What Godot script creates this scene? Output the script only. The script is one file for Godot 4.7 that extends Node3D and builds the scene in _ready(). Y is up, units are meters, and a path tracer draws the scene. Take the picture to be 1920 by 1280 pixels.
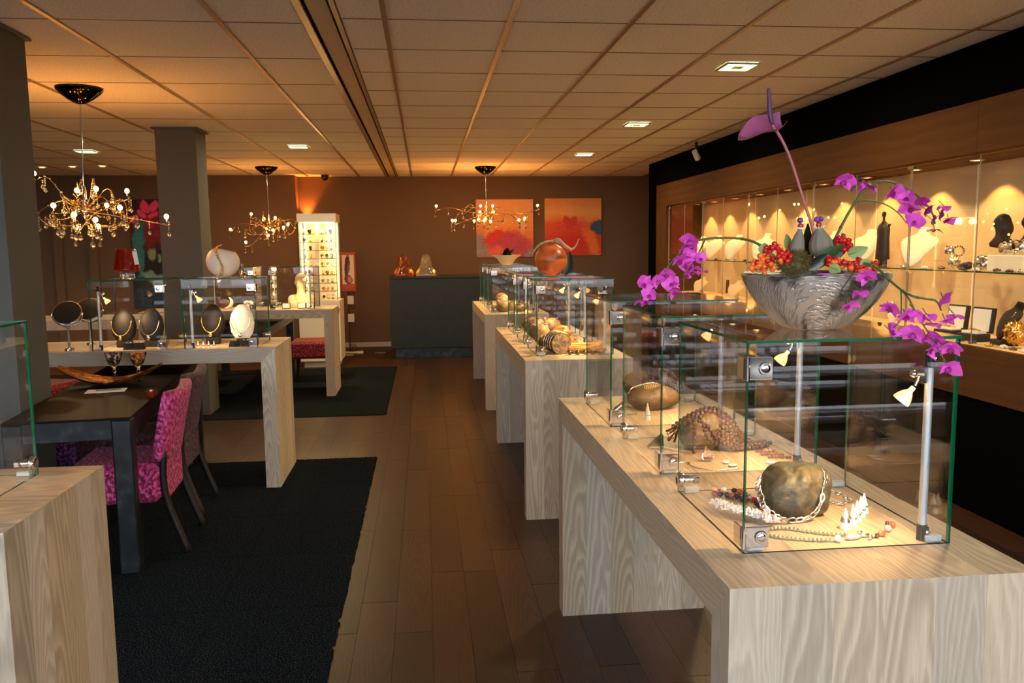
extends Node3D
# Jewellery shop seen from its door: display tables with glass cases, wall cabinet, chandeliers.
# World: x to the side, y up, the shop runs along -z from the shop window behind the camera.

const EYE := 1.52
const CEIL := 2.605
const FOCAL := 1531.9
const YAW := 0.105335
const PITCH := 0.115199
const ROLL := -0.0107776
const BACK := 12.82
const RUG := 0.0085

var M := {}
var used := {}
var rng := RandomNumberGenerator.new()

# ---------------------------------------------------------------- pixels of the photograph to rays
func ray(px: float, py: float) -> Vector3:
	var a := (px - 960.0) / FOCAL
	var b := (py - 640.0) / FOCAL
	var u := cos(ROLL) * a + sin(ROLL) * b
	var v := -sin(ROLL) * a + cos(ROLL) * b
	var y := cos(PITCH) * -v - sin(PITCH)
	var f := sin(PITCH) * -v + cos(PITCH)
	return Vector3(cos(YAW) * u + sin(YAW) * f, y, -(-sin(YAW) * u + cos(YAW) * f))
func at_y(px: float, py: float, h: float) -> Vector3:
	var d := ray(px, py)
	var r := d * ((h - EYE) / d.y)
	return Vector3(r.x, h, r.z)
func at_z(px: float, py: float, depth: float) -> Vector3:
	var d := ray(px, py)
	var r := d * (depth / -d.z)
	return Vector3(r.x, r.y + EYE, -depth)
func at_x(px: float, py: float, x: float) -> Vector3:
	var d := ray(px, py)
	var r := d * (x / d.x)
	return Vector3(x, r.y + EYE, r.z)

# ---------------------------------------------------------------- mesh builder
class MB:
	var v := PackedVector3Array()
	var n := PackedVector3Array()
	var t := PackedVector2Array()
	var c := PackedColorArray()
	var ix := PackedInt32Array()
	var tint := Color.WHITE
	var colored := false
	func vert(p: Vector3, nn: Vector3, uv: Vector2) -> int:
		v.append(p); n.append(nn); t.append(uv); c.append(tint)
		return v.size() - 1
	func tri(a: int, b: int, d: int) -> void:
		# clockwise seen from outside
		if (v[b] - v[a]).cross(v[d] - v[a]).dot(n[a] + n[b] + n[d]) > 0.0:
			ix.append(a); ix.append(d); ix.append(b)
		else:
			ix.append(a); ix.append(b); ix.append(d)
	func quad(a: Vector3, b: Vector3, d: Vector3, e: Vector3, out: Vector3, uv := Rect2(0, 0, 1, 1)) -> void:
		var nn := (b - a).cross(d - a).normalized()
		if nn.dot(out) < 0.0: nn = -nn
		var i := vert(a, nn, uv.position)
		vert(b, nn, uv.position + Vector2(uv.size.x, 0)); vert(d, nn, uv.end); vert(e, nn, uv.position + Vector2(0, uv.size.y))
		tri(i, i + 1, i + 2); tri(i, i + 2, i + 3)
	func box(ce: Vector3, s: Vector3, b := Basis()) -> void:
		var h := s * 0.5
		for k in 3:
			for sg in [-1.0, 1.0]:
				var nn := Vector3.ZERO; nn[k] = sg
				var k1 := (k + 1) % 3; var k2 := (k + 2) % 3
				var i := v.size()
				for q in [[-1, -1], [1, -1], [1, 1], [-1, 1]]:
					var p := Vector3.ZERO
					p[k] = sg * h[k]; p[k1] = q[0] * h[k1]; p[k2] = q[1] * h[k2]
					vert(ce + b * p, b * nn, Vector2((q[0] + 1) * h[k1], (q[1] + 1) * h[k2]))
				tri(i, i + 1, i + 2); tri(i, i + 2, i + 3)
	# box with chamfered edges
	func cbox(ce: Vector3, s: Vector3, r: float, b := Basis()) -> void:
		var h := s * 0.5
		var q := h - Vector3.ONE * r
		for k in 3:
			var k1 := (k + 1) % 3; var k2 := (k + 2) % 3
			for sg in [-1.0, 1.0]:
				var nn := Vector3.ZERO; nn[k] = sg
				var i := v.size()
				for w in [[-1, -1], [1, -1], [1, 1], [-1, 1]]:
					var p := Vector3.ZERO
					p[k] = sg * h[k]; p[k1] = w[0] * q[k1]; p[k2] = w[1] * q[k2]
					vert(ce + b * p, b * nn, Vector2((w[0] + 1) * h[k1], (w[1] + 1) * h[k2]))
				tri(i, i + 1, i + 2); tri(i, i + 2, i + 3)
				for sh in [-1.0, 1.0]:
					# edge between faces k and k1
					var e1 := Vector3.ZERO; e1[k] = sg * h[k]; e1[k1] = sh * q[k1]
					var e2 := Vector3.ZERO; e2[k] = sg * q[k]; e2[k1] = sh * h[k1]
					var lo := Vector3.ZERO; lo[k2] = -q[k2]
					var m := Vector3.ZERO; m[k] = sg; m[k1] = sh
					quad(ce + b * (e1 + lo), ce + b * (e2 + lo), ce + b * (e2 - lo), ce + b * (e1 - lo), b * m, Rect2(0, 0, r, s[k2]))
		for sx in [-1.0, 1.0]:
			for sy in [-1.0, 1.0]:
				for sz in [-1.0, 1.0]:
					var sg3 := Vector3(sx, sy, sz)
					var m3 := (b * sg3).normalized()
					var i3 := vert(ce + b * (sg3 * Vector3(h.x, q.y, q.z)), m3, Vector2.ZERO)
					vert(ce + b * (sg3 * Vector3(q.x, h.y, q.z)), m3, Vector2.ZERO)
					vert(ce + b * (sg3 * Vector3(q.x, q.y, h.z)), m3, Vector2.ZERO)
					tri(i3, i3 + 1, i3 + 2)
	func grid(rows: Array, wrap: bool, uvs := Vector2.ONE, flip := false) -> void:
		# rows of points; smooth normals worked out from the faces
		var base := v.size()
		var nr := rows.size(); var nc: int = rows[0].size()
		var cols := nc + (1 if wrap else 0)
		for r in nr:
			for q in cols:
				vert(rows[r][q % nc], Vector3.ZERO, Vector2(float(q) / (cols - 1), float(r) / maxf(1.0, nr - 1)) * uvs)
		for r in nr - 1:
			for q in cols - 1:
				var a := base + r * cols + q
				for f in [[a, a + 1, a + cols + 1], [a, a + cols + 1, a + cols]]:
					var nn := (v[f[1]] - v[f[0]]).cross(v[f[2]] - v[f[0]])
					if flip: nn = -nn
					n[f[0]] += nn; n[f[1]] += nn; n[f[2]] += nn
		if wrap:
			for r in nr:
				var s := n[base + r * cols] + n[base + r * cols + cols - 1]
				n[base + r * cols] = s; n[base + r * cols + cols - 1] = s
		for r in [0, nr - 1]:
			var s2 := Vector3.ZERO
			var span := 0.0
			for q in cols:
				s2 += n[base + r * cols + q]; span += v[base + r * cols + q].distance_to(v[base + r * cols])
			if span < 1e-5:
				for q in cols: n[base + r * cols + q] = s2
		for i in range(base, v.size()): n[i] = n[i].normalized()
		for r in nr - 1:
			for q in cols - 1:
				var a := base + r * cols + q
				tri(a, a + 1, a + cols + 1); tri(a, a + cols + 1, a + cols)
	func ball(ce: Vector3, r: Vector3, seg := 12, rings := 8, b := Basis()) -> void:
		var base := v.size()
		for i in rings + 1:
			var th := PI * i / rings
			for j in seg + 1:
				var ph := TAU * j / seg
				var d := Vector3(sin(th) * cos(ph), cos(th), sin(th) * sin(ph))
				vert(ce + b * (d * r), (b * (d / r)).normalized(), Vector2(float(j) / seg, float(i) / rings))
		for i in rings:
			for j in seg:
				var a := base + i * (seg + 1) + j
				if i > 0: tri(a, a + 1, a + seg + 2)
				if i < rings - 1: tri(a, a + seg + 2, a + seg + 1)
	func cyl(a: Vector3, b: Vector3, r0: float, r1: float, seg := 12, caps := true) -> void:
		var d := (b - a).normalized()
		var u := d.cross(Vector3.RIGHT if absf(d.x) < 0.8 else Vector3.UP).normalized()
		var w := d.cross(u)
		var base := v.size()
		var sl := (r0 - r1) / maxf(1e-6, a.distance_to(b))
		for j in seg + 1:
			var e := u * cos(TAU * j / seg) + w * sin(TAU * j / seg)
			var nn := (e + d * sl).normalized()
			vert(a + e * r0, nn, Vector2(float(j) / seg, 0)); vert(b + e * r1, nn, Vector2(float(j) / seg, a.distance_to(b)))
		for j in seg:
			var i := base + j * 2
			if r0 > 0.0: tri(i, i + 2, i + 1)
			if r1 > 0.0: tri(i + 1, i + 2, i + 3)
		if caps:
			for k in 2:
				var rr: float = [r0, r1][k]
				if rr < 1e-6: continue
				var ce: Vector3 = [a, b][k]
				var nn2: Vector3 = [-d, d][k]
				var m := vert(ce, nn2, Vector2(0.5, 0.5))
				for j in seg + 1:
					vert(ce + (u * cos(TAU * j / seg) + w * sin(TAU * j / seg)) * rr, nn2, Vector2(0.5 + 0.5 * cos(TAU * j / seg), 0.5 + 0.5 * sin(TAU * j / seg)))
				for j in seg: tri(m, m + 1 + j, m + 2 + j)
	func lathe(prof: Array, seg := 24, xf := Transform3D(), uvs := Vector2.ONE) -> void:
		# profile from bottom to top: Vector2(radius, height), outside on the right hand
		var rows := []
		for p in prof:
			var row := []
			for j in seg: row.append(xf * Vector3(p.x * cos(TAU * j / seg), p.y, -p.x * sin(TAU * j / seg)))
			rows.append(row)
		grid(rows, true, uvs)
	func tube(pts: Array, rad, seg := 6, caps := true, closed := false) -> void:
		var k := pts.size()
		var rows := []
		var prev := Vector3.ZERO
		for i in k:
			var a: Vector3 = pts[(i - 1 + k) % k] if closed or i > 0 else pts[0]
			var b: Vector3 = pts[(i + 1) % k] if closed or i < k - 1 else pts[k - 1]
			var d := (b - a).normalized()
			if prev == Vector3.ZERO: prev = d.cross(Vector3.UP if absf(d.y) < 0.9 else Vector3.RIGHT).normalized()
			prev = (prev - d * prev.dot(d)).normalized()
			var w := d.cross(prev)
			var r: float = rad[i] if rad is Array else rad
			var row := []
			for j in seg: row.append(pts[i] + (prev * cos(TAU * j / seg) + w * sin(TAU * j / seg)) * r)
			rows.append(row)
		if closed: rows.append(rows[0])
		elif caps:
			rows.push_front(_same(pts[0], seg)); rows.append(_same(pts[k - 1], seg))
		grid(rows, true, Vector2.ONE)
	func _same(p: Vector3, seg: int) -> Array:
		var r := []
		for j in seg: r.append(p)
		return r
	# stacked ellipses: [centre, half width x, half depth z]
	func loft(rings: Array, seg := 16, xf := Transform3D()) -> void:
		var rows := []
		rings = rings.duplicate()
		rings.push_front([rings[0][0], 0.0, 0.0]); rings.append([rings[-1][0], 0.0, 0.0])
		for r in rings:
			var row := []
			for j in seg: row.append(xf * (r[0] + Vector3(r[1] * cos(TAU * j / seg), 0, -r[2] * sin(TAU * j / seg))))
			rows.append(row)
		grid(rows, true)
	func poly(pts: Array, o: Vector3, ex: Vector3, ey: Vector3, ez: Vector3, depth: float) -> void:
		# flat outline (Vector2) given thickness along ez
		var pk := PackedVector2Array(pts)
		var tr := Geometry2D.triangulate_polygon(pk)
		for s in [0.0, 1.0]:
			var base := v.size()
			var nn := ez.normalized() * (1.0 if s > 0.5 else -1.0)
			for p in pts: vert(o + ex * p.x + ey * p.y + ez * depth * s, nn, p)
			for k in range(0, tr.size(), 3): tri(base + tr[k], base + tr[k + 1], base + tr[k + 2])
		var ce := Vector2.ZERO
		for p in pts: ce += p / pts.size()
		var area := 0.0
		for k in pts.size(): area += pts[k].cross(pts[(k + 1) % pts.size()])
		for k in pts.size():
			var a: Vector2 = pts[k]; var b: Vector2 = pts[(k + 1) % pts.size()]
			var e := (b - a).orthogonal() * (1.0 if area > 0 else -1.0)
			quad(o + ex * a.x + ey * a.y, o + ex * b.x + ey * b.y, o + ex * b.x + ey * b.y + ez * depth, o + ex * a.x + ey * a.y + ez * depth, ex * e.x + ey * e.y)
	func put(m: ArrayMesh = null) -> ArrayMesh:
		if m == null: m = ArrayMesh.new()
		if ix.is_empty(): return m
		var a := []
		a.resize(Mesh.ARRAY_MAX)
		a[Mesh.ARRAY_VERTEX] = v; a[Mesh.ARRAY_NORMAL] = n; a[Mesh.ARRAY_TEX_UV] = t; a[Mesh.ARRAY_INDEX] = ix
		if colored: a[Mesh.ARRAY_COLOR] = c
		m.add_surface_from_arrays(Mesh.PRIMITIVE_TRIANGLES, a)
		return m

# smooth joined body from tapered capsules [a, b, ra, rb]; blend k, cell size h
func net(caps: Array, k: float, h: float, mb: MB, squash := Vector3.ONE) -> void:
	var lo := Vector3.ONE * 1e9; var hi := -lo
	for c in caps:
		for q in 2:
			var r: float = c[2 + q] + h * 3.0
			lo = lo.min(c[q] - Vector3.ONE * r); hi = hi.max(c[q] + Vector3.ONE * r)
	var nx := int((hi.x - lo.x) / h) + 2; var ny := int((hi.y - lo.y) / h) + 2; var nz := int((hi.z - lo.z) / h) + 2
	var f := PackedFloat32Array(); f.resize(nx * ny * nz)
	for i in nx:
		for j in ny:
			for l in nz:
				f[(i * ny + j) * nz + l] = _field(lo + Vector3(i, j, l) * h, caps, k)
	var at := {}
	for i in nx - 1:
		for j in ny - 1:
			for l in nz - 1:
				var s := Vector3.ZERO; var cnt := 0
				var vals := []
				for q in 8: vals.append(f[((i + (q & 1)) * ny + j + ((q >> 1) & 1)) * nz + l + (q >> 2)])
				for e in [[0, 1], [2, 3], [4, 5], [6, 7], [0, 2], [1, 3], [4, 6], [5, 7], [0, 4], [1, 5], [2, 6], [3, 7]]:
					var a: float = vals[e[0]]; var b: float = vals[e[1]]
					if (a < 0.0) != (b < 0.0):
						var w := a / (a - b)
						var p0 := Vector3(e[0] & 1, (e[0] >> 1) & 1, e[0] >> 2); var p1 := Vector3(e[1] & 1, (e[1] >> 1) & 1, e[1] >> 2)
						s += p0.lerp(p1, w); cnt += 1
				if cnt > 0:
					var p := lo + (Vector3(i, j, l) + s / cnt) * h
					var g := Vector3(_field(p + Vector3(h, 0, 0), caps, k) - _field(p - Vector3(h, 0, 0), caps, k), _field(p + Vector3(0, h, 0), caps, k) - _field(p - Vector3(0, h, 0), caps, k), _field(p + Vector3(0, 0, h), caps, k) - _field(p - Vector3(0, 0, h), caps, k))
					at[(i * ny + j) * nz + l] = mb.vert(p * squash, (g / squash).normalized(), Vector2(p.x, p.y))
	for i in range(1, nx - 1):
		for j in range(1, ny - 1):
			for l in range(1, nz - 1):
				var a := f[(i * ny + j) * nz + l]
				for d in 3:
					var b: float = f[((i + int(d == 0)) * ny + j + int(d == 1)) * nz + l + int(d == 2)]
					if (a < 0.0) == (b < 0.0): continue
					var q := []
					for o in [[0, 0], [1, 0], [1, 1], [0, 1]]:
						var c := [i, j, l]
						c[(d + 1) % 3] -= o[0]; c[(d + 2) % 3] -= o[1]
						q.append(at.get((c[0] * ny + c[1]) * nz + c[2], -1))
					if q.min() >= 0: mb.tri(q[0], q[1], q[2]); mb.tri(q[0], q[2], q[3])
func _field(p: Vector3, caps: Array, k: float) -> float:
	var d := 1e9
	for c in caps:
		var ab: Vector3 = c[1] - c[0]
		var t := clampf((p - c[0]).dot(ab) / maxf(ab.length_squared(), 1e-9), 0.0, 1.0)
		var e: float = p.distance_to(c[0] + ab * t) - lerpf(c[2], c[3], t)
		var hh := clampf(0.5 + 0.5 * (d - e) / k, 0.0, 1.0)
		d = lerpf(d, e, hh) - k * hh * (1.0 - hh) if d < 1e8 else e
	return d

func spline(ctrl: Array, per := 6) -> Array:
	var out := []
	for i in ctrl.size() - 1:
		var a: Vector3 = ctrl[maxi(i - 1, 0)]; var b: Vector3 = ctrl[i]; var c: Vector3 = ctrl[i + 1]; var d: Vector3 = ctrl[mini(i + 2, ctrl.size() - 1)]
		for k in per: out.append(b.cubic_interpolate(c, a, d, float(k) / per))
	out.append(ctrl[-1])
	return out

# ---------------------------------------------------------------- nodes
func numbered(called: String) -> String:
	used[called] = used.get(called, -1) + 1
	return called if used[called] == 0 else "%s_%03d" % [called, used[called]]
func thing(called: String, label: String, category: String, pos := Vector3.ZERO, turn := 0.0, group := "") -> Node3D:
	var o := Node3D.new()
	o.name = numbered(called)
	add_child(o)
	o.position = pos; o.rotation.y = turn
	return meta(o, label, category, group)
func meta(o: Node3D, label: String, category: String, group := "") -> Node3D:
	o.set_meta("label", label); o.set_meta("category", category)
	if group != "": o.set_meta("group", group)
	return o
func obj(called: String, mesh: Mesh, mat, parent: Node = self, pos := Vector3.ZERO, basis := Basis()) -> MeshInstance3D:
	var o := MeshInstance3D.new()
	o.mesh = mesh
	o.name = numbered(called) if parent == self else called
	if mat is Array:
		for k in mat.size(): o.set_surface_override_material(k, mat[k])
	elif mat: o.material_override = mat
	o.transform = Transform3D(basis, pos)
	parent.add_child(o, true)
	return o
func struct(called: String, mesh: Mesh, mat, pos := Vector3.ZERO) -> MeshInstance3D:
	var o := obj(called, mesh, mat, self, pos)
	o.set_meta("kind", "structure")
	return o
func hub(called: String, parent: Node, pos := Vector3.ZERO, basis := Basis()) -> Node3D:
	var o := Node3D.new()
	o.name = called
	o.transform = Transform3D(basis, pos)
	parent.add_child(o, true)
	return o
func boxm(s: Vector3, r := 0.0) -> ArrayMesh:
	var mb := MB.new()
	if r > 0.0: mb.cbox(Vector3.ZERO, s, r)
	else: mb.box(Vector3.ZERO, s)
	return mb.put()
func copy(root: Node3D, label: String, pos: Vector3, turn := 0.0) -> Node3D:
	var r: Node3D = root.duplicate()
	r.name = numbered(str(root.name).rstrip("0123456789").trim_suffix("_"))
	add_child(r)
	r.position = pos; r.rotation.y = turn
	r.set_meta("label", label)
	return r
func omni(parent: Node, pos: Vector3, col: Color, e: float, size := 0.02) -> void:
	var l := OmniLight3D.new()
	l.light_color = col; l.light_energy = e; l.light_size = size; l.omni_range = 15.0; l.omni_attenuation = 2.0; l.shadow_enabled = true
	l.name = "lamp_light"
	parent.add_child(l, true)
	l.position = pos
func spot(parent: Node, pos: Vector3, dir: Vector3, col: Color, e: float, ang: float, size := 0.02, soft := 0.5) -> void:
	var l := SpotLight3D.new()
	l.light_color = col; l.light_energy = e; l.light_size = size; l.spot_range = 15.0; l.spot_attenuation = 2.0; l.spot_angle = ang; l.spot_angle_attenuation = soft; l.shadow_enabled = true
	l.name = "lamp_light"
	parent.add_child(l, true)
	l.position = pos
	l.basis = Basis.looking_at(dir, Vector3.UP if absf(dir.normalized().y) < 0.95 else Vector3.RIGHT)

# ---------------------------------------------------------------- materials
func mat(called: String, col: Color, rough := 0.6, metal := 0.0) -> StandardMaterial3D:
	var m := StandardMaterial3D.new()
	m.resource_name = called
	m.albedo_color = col; m.roughness = rough; m.metallic = metal
	M[called] = m
	return m
func rgb(r: float, g: float, b: float) -> Color:
	return Color(r / 255.0, g / 255.0, b / 255.0)
func glow(called: String, col: Color, e: float) -> StandardMaterial3D:
	var m := mat(called, rgb(230, 220, 200), 0.4)
	m.emission_enabled = true; m.emission = col; m.emission_energy_multiplier = e
	return m
func noise(freq: float, oct := 4, sd := 1) -> FastNoiseLite:
	var f := FastNoiseLite.new()
	f.seed = sd; f.frequency = freq; f.fractal_octaves = oct
	return f
func ramp_tex(sd: int, freq: float, oct: int, stops: Array, size := 512, typ := FastNoiseLite.TYPE_SIMPLEX_SMOOTH, high := 0) -> Texture2D:
	# noise image mapped through colour stops [[place, colour], ...]
	var f := noise(freq, oct, sd)
	f.noise_type = typ
	if high == 0: high = size
	var im := f.get_seamless_image(size, high)
	im.convert(Image.FORMAT_L8)
	var lut := []
	for k in 256:
		var x := k / 255.0
		var col: Color = stops[0][1]
		for s in stops.size() - 1:
			if x >= stops[s][0]: col = (stops[s][1] as Color).lerp(stops[s + 1][1], clampf((x - stops[s][0]) / (stops[s + 1][0] - stops[s][0]), 0, 1))
		lut.append([col.r8, col.g8, col.b8])
	var src := im.get_data()
	var dst := PackedByteArray()
	dst.resize(size * high * 3)
	for k in src.size():
		var l: Array = lut[src[k]]
		dst[k * 3] = l[0]; dst[k * 3 + 1] = l[1]; dst[k * 3 + 2] = l[2]
	return ImageTexture.create_from_image(Image.create_from_data(size, high, false, Image.FORMAT_RGB8, dst))
func relief(sd: int, freq: float, oct := 4, size := 256) -> Texture2D:
	var f := noise(freq, oct, sd)
	return ImageTexture.create_from_image(f.get_seamless_image(size, size))

# boards of wood side by side: each has its own growth rings cut at a slant, pores and streaks
func wood_tex(w: int, h: int, boards: int, bw: float, len_m: float, light: Color, dark: Color, rings: float, contrast: float, streak: float, sd: int) -> Texture2D:
	var r := RandomNumberGenerator.new()
	r.seed = sd
	var wob := noise(1.0, 3, sd); var fine := noise(1.0, 2, sd + 7); var pore := noise(1.0, 1, sd + 11)
	var bd := PackedByteArray()
	bd.resize(w * h * 3)
	var spec := []
	for b in boards: spec.append([r.randf_range(0.1, 0.9) * bw, r.randf_range(-0.03, 0.05), r.randf_range(0.03, 0.09) * (1.0 if r.randf() < 0.5 else -1.0), r.randf_range(-0.1, 0.1), r.randf_range(0.6, 1.4)])
	for j in h:
		var y := len_m * j / h
		for i in w:
			var b := mini(i * boards / w, boards - 1)
			var s: Array = spec[b]
			var x := bw * (float(i) * boards / w - b)
			var wo := wob.get_noise_3d(x * 9.0, y * 1.6, b * 13.0)
			var dx: float = x - s[0] + wo * 0.03
			var dz: float = s[1] + s[2] * (y - len_m * 0.5) + wo * 0.012
			var rad := sqrt(dx * dx + dz * dz)
			var ph := rad * rings + wo * 0.7
			ph -= floorf(ph)
			var ring := ph * ph * (1.0 - ph) * 5.0
			var st := fine.get_noise_3d(x * 420.0, y * 9.0, b * 5.0)
			var po := pore.get_noise_3d(x * 900.0, y * 22.0, b * 3.0)
			var d: float = clampf(ring * contrast * s[4] + st * streak + maxf(0.0, po - 0.35) * streak * 2.0 + s[3] + 0.25, 0.0, 1.0)
			var c := light.lerp(dark, d)
			var k := (j * w + i) * 3
			bd[k] = int(c.r * 255.0); bd[k + 1] = int(c.g * 255.0); bd[k + 2] = int(c.b * 255.0)
	return ImageTexture.create_from_image(Image.create_from_data(w, h, false, Image.FORMAT_RGB8, bd))

func make_materials() -> void:
	# pale brushed oak of the display tables, four tones
	var oak := wood_tex(500, 1000, 5, 0.1, 2.0, rgb(213, 197, 174), rgb(140, 124, 106), 105.0, 0.4, 0.14, 5)
	for k in 4:
		var m := mat("oak_%d" % k, [Color(1, 1, 1), Color(0.93, 0.92, 0.9), Color(0.98, 0.95, 0.9), Color(0.87, 0.86, 0.85)][k], 0.5)
		m.albedo_texture = oak
		m.uv1_scale = Vector3(2.0, 0.5, 1.0)
	# dark oak plank floor, four tones
	var fl := wood_tex(600, 640, 4, 0.15, 1.2, rgb(122, 80, 54), rgb(48, 29, 20), 80.0, 0.55, 0.4, 9)
	for k in 4:
		var m := mat("plank_%d" % k, [Color(0.62, 0.6, 0.6), Color(0.52, 0.5, 0.5), Color(0.72, 0.69, 0.67), Color(0.58, 0.55, 0.53)][k], 0.42)
		m.albedo_texture = fl
		m.uv1_scale = Vector3(1.0 / 0.6, 1.0 / 1.2, 1.0)
	# warm veneer of the wall cabinet
	var ven := wood_tex(256, 1024, 1, 0.45, 2.4, rgb(96, 62, 35), rgb(74, 46, 25), 14.0, 0.35, 0.2, 21)
	var vm := mat("veneer", Color.WHITE, 0.8)
	vm.metallic_specular = 0.2
	vm.albedo_texture = ven
	# walls
	var wall := mat("wall_brown", rgb(100, 78, 58), 0.85)
	wall.heightmap_enabled = true; wall.heightmap_texture = relief(3, 0.05); wall.heightmap_scale = 0.12; wall.uv1_triplanar = true; wall.uv1_world_triplanar = true; wall.uv1_scale = Vector3.ONE * 1.5
	mat("column_grey", rgb(84, 83, 76), 0.8)
	mat("wall_black", rgb(9, 8, 7), 1.0).specular_mode = BaseMaterial3D.SPECULAR_DISABLED
	mat("baseboard", rgb(178, 170, 160), 0.6)
	mat("window_frame", rgb(60, 60, 62), 0.5)
	# ceiling
	var ti := mat("ceiling_tile", Color.WHITE, 0.95)
	ti.albedo_texture = ramp_tex(4, 0.09, 5, [[0.0, rgb(204, 196, 184)], [0.5, rgb(234, 227, 216)], [1.0, rgb(240, 234, 225)]], 256)
	ti.uv1_triplanar = true; ti.uv1_world_triplanar = true; ti.uv1_scale = Vector3.ONE * 2.5
	mat("ceiling_bar", rgb(166, 138, 108), 0.32, 0.25)
	mat("cross_bar", rgb(120, 96, 72), 0.6)
	mat("concrete", rgb(150, 144, 134), 0.9)
	mat("ceiling_band", rgb(200, 180, 150), 0.8)
	# rug
	var rug := mat("rug_pile", Color.WHITE, 1.0)
	rug.albedo_texture = ramp_tex(8, 0.16, 3, [[0.0, rgb(6, 8, 11)], [0.42, rgb(14, 18, 22)], [0.58, rgb(30, 36, 42)], [0.75, rgb(56, 64, 70)], [1.0, rgb(100, 108, 114)]], 512)
	rug.uv1_triplanar = true; rug.uv1_world_triplanar = true; rug.uv1_scale = Vector3.ONE * 1.6; rug.metallic_specular = 0.1
	rug.heightmap_enabled = true; rug.heightmap_texture = relief(18, 0.2, 3); rug.heightmap_scale = 0.8
	# glass
	var g := mat("glass", Color(0.9, 1.0, 0.95, 0.0), 0.0)
	g.transparency = BaseMaterial3D.TRANSPARENCY_ALPHA
	mat("glass_edge", Color(0.06, 0.33, 0.2), 0.08)
	var g2 := mat("crystal", Color(1, 0.98, 0.95, 0.0), 0.0)
	g2.transparency = BaseMaterial3D.TRANSPARENCY_ALPHA; g2.refraction_enabled = true; g2.refraction_scale = 0.05
	var g3 := mat("amber_glass", Color(0.95, 0.5, 0.16, 0.08), 0.03)
	g3.transparency = BaseMaterial3D.TRANSPARENCY_ALPHA; g3.refraction_enabled = true; g3.refraction_scale = 0.05
	var g4 := mat("red_glass", Color(0.8, 0.2, 0.1, 0.2), 0.05)
	g4.transparency = BaseMaterial3D.TRANSPARENCY_ALPHA; g4.refraction_enabled = true; g4.refraction_scale = 0.05
	var g5 := mat("clay_glass", Color(0.98, 0.92, 0.8, 0.1), 0.05)
	g5.transparency = BaseMaterial3D.TRANSPARENCY_ALPHA; g5.refraction_enabled = true; g5.refraction_scale = 0.05
	# metals
	mat("chrome", rgb(225, 222, 218), 0.08, 1.0)
	mat("silver", rgb(222, 218, 212), 0.22, 1.0)
	mat("gold", rgb(226, 180, 96), 0.25, 1.0)
	mat("alloy", rgb(178, 184, 184), 0.45, 0.6)
	mat("clip_grey", rgb(170, 176, 172), 0.4, 0.3)
	mat("black_plastic", rgb(26, 25, 25), 0.45)
	mat("dark_chrome", rgb(120, 96, 80), 0.12, 1.0)
	# silver-leafed clay bowl: leaf over dark bole, cut with gouge marks
	var bo := mat("bowl_silver", Color.WHITE, 0.4, 0.5)
	bo.albedo_texture = ramp_tex(31, 0.02, 6, [[0.0, rgb(58, 52, 46)], [0.26, rgb(100, 94, 86)], [0.4, rgb(166, 160, 150)], [1.0, rgb(204, 199, 190)]], 512, FastNoiseLite.TYPE_SIMPLEX_SMOOTH, 128)
	bo.heightmap_enabled = true; bo.heightmap_texture = gouges(); bo.heightmap_scale = 0.6
	# stones
	for s in [["stone_olive", rgb(36, 36, 27), rgb(72, 70, 53), rgb(108, 84, 50), 41], ["stone_tan", rgb(70, 56, 38), rgb(112, 92, 64), rgb(150, 124, 84), 45], ["stone_brown", rgb(60, 44, 30), rgb(104, 80, 56), rgb(140, 112, 74), 49]]:
		var m := mat(s[0], Color.WHITE, 0.55)
		m.albedo_texture = ramp_tex(s[4], 0.02, 5, [[0.0, s[1]], [0.45, s[2]], [0.62, s[2]], [0.72, s[3]], [1.0, s[2]]], 256)
		m.uv1_triplanar = true; m.uv1_scale = Vector3.ONE * 5.0
		m.heightmap_enabled = true; m.heightmap_texture = relief(s[4] + 1, 0.03); m.heightmap_scale = 0.25
	# pearls and beads
	for s in [["pearl_bronze", rgb(80, 58, 50), 0.14], ["pearl_peacock", rgb(56, 60, 72), 0.12], ["pearl_rose", rgb(128, 82, 70), 0.14], ["pearl_green", rgb(150, 150, 116), 0.25], ["pearl_white", rgb(236, 228, 222), 0.25], ["bead_red", rgb(176, 34, 36), 0.15], ["bead_amber", rgb(214, 92, 34), 0.15], ["bead_violet", rgb(62, 34, 48), 0.15], ["bead_moss", rgb(84, 78, 40), 0.2], ["bead_rose", rgb(226, 178, 164), 0.2], ["bead_blue", rgb(58, 64, 78), 0.15]]:
		var m := mat(s[0], s[1], s[2])
		m.clearcoat_enabled = true; m.clearcoat = 0.8; m.clearcoat_roughness = 0.08
	mat("cone_white", rgb(240, 234, 218), 0.55)
	mat("cream", rgb(246, 234, 210), 0.7)
	mat("cream_linen", rgb(226, 202, 160), 0.85)
	mat("niche_panel", rgb(206, 184, 146), 0.85)
	mat("black_leather", rgb(22, 18, 17), 0.68)
	mat("black_bronze", rgb(36, 28, 24), 0.45)
	mat("paper", rgb(232, 228, 220), 0.8)
	mat("tag_white", rgb(238, 236, 230), 0.7)
	mat("white_lacquer", rgb(226, 216, 200), 0.35)
	mat("brown_leather", rgb(92, 52, 30), 0.55)
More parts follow.
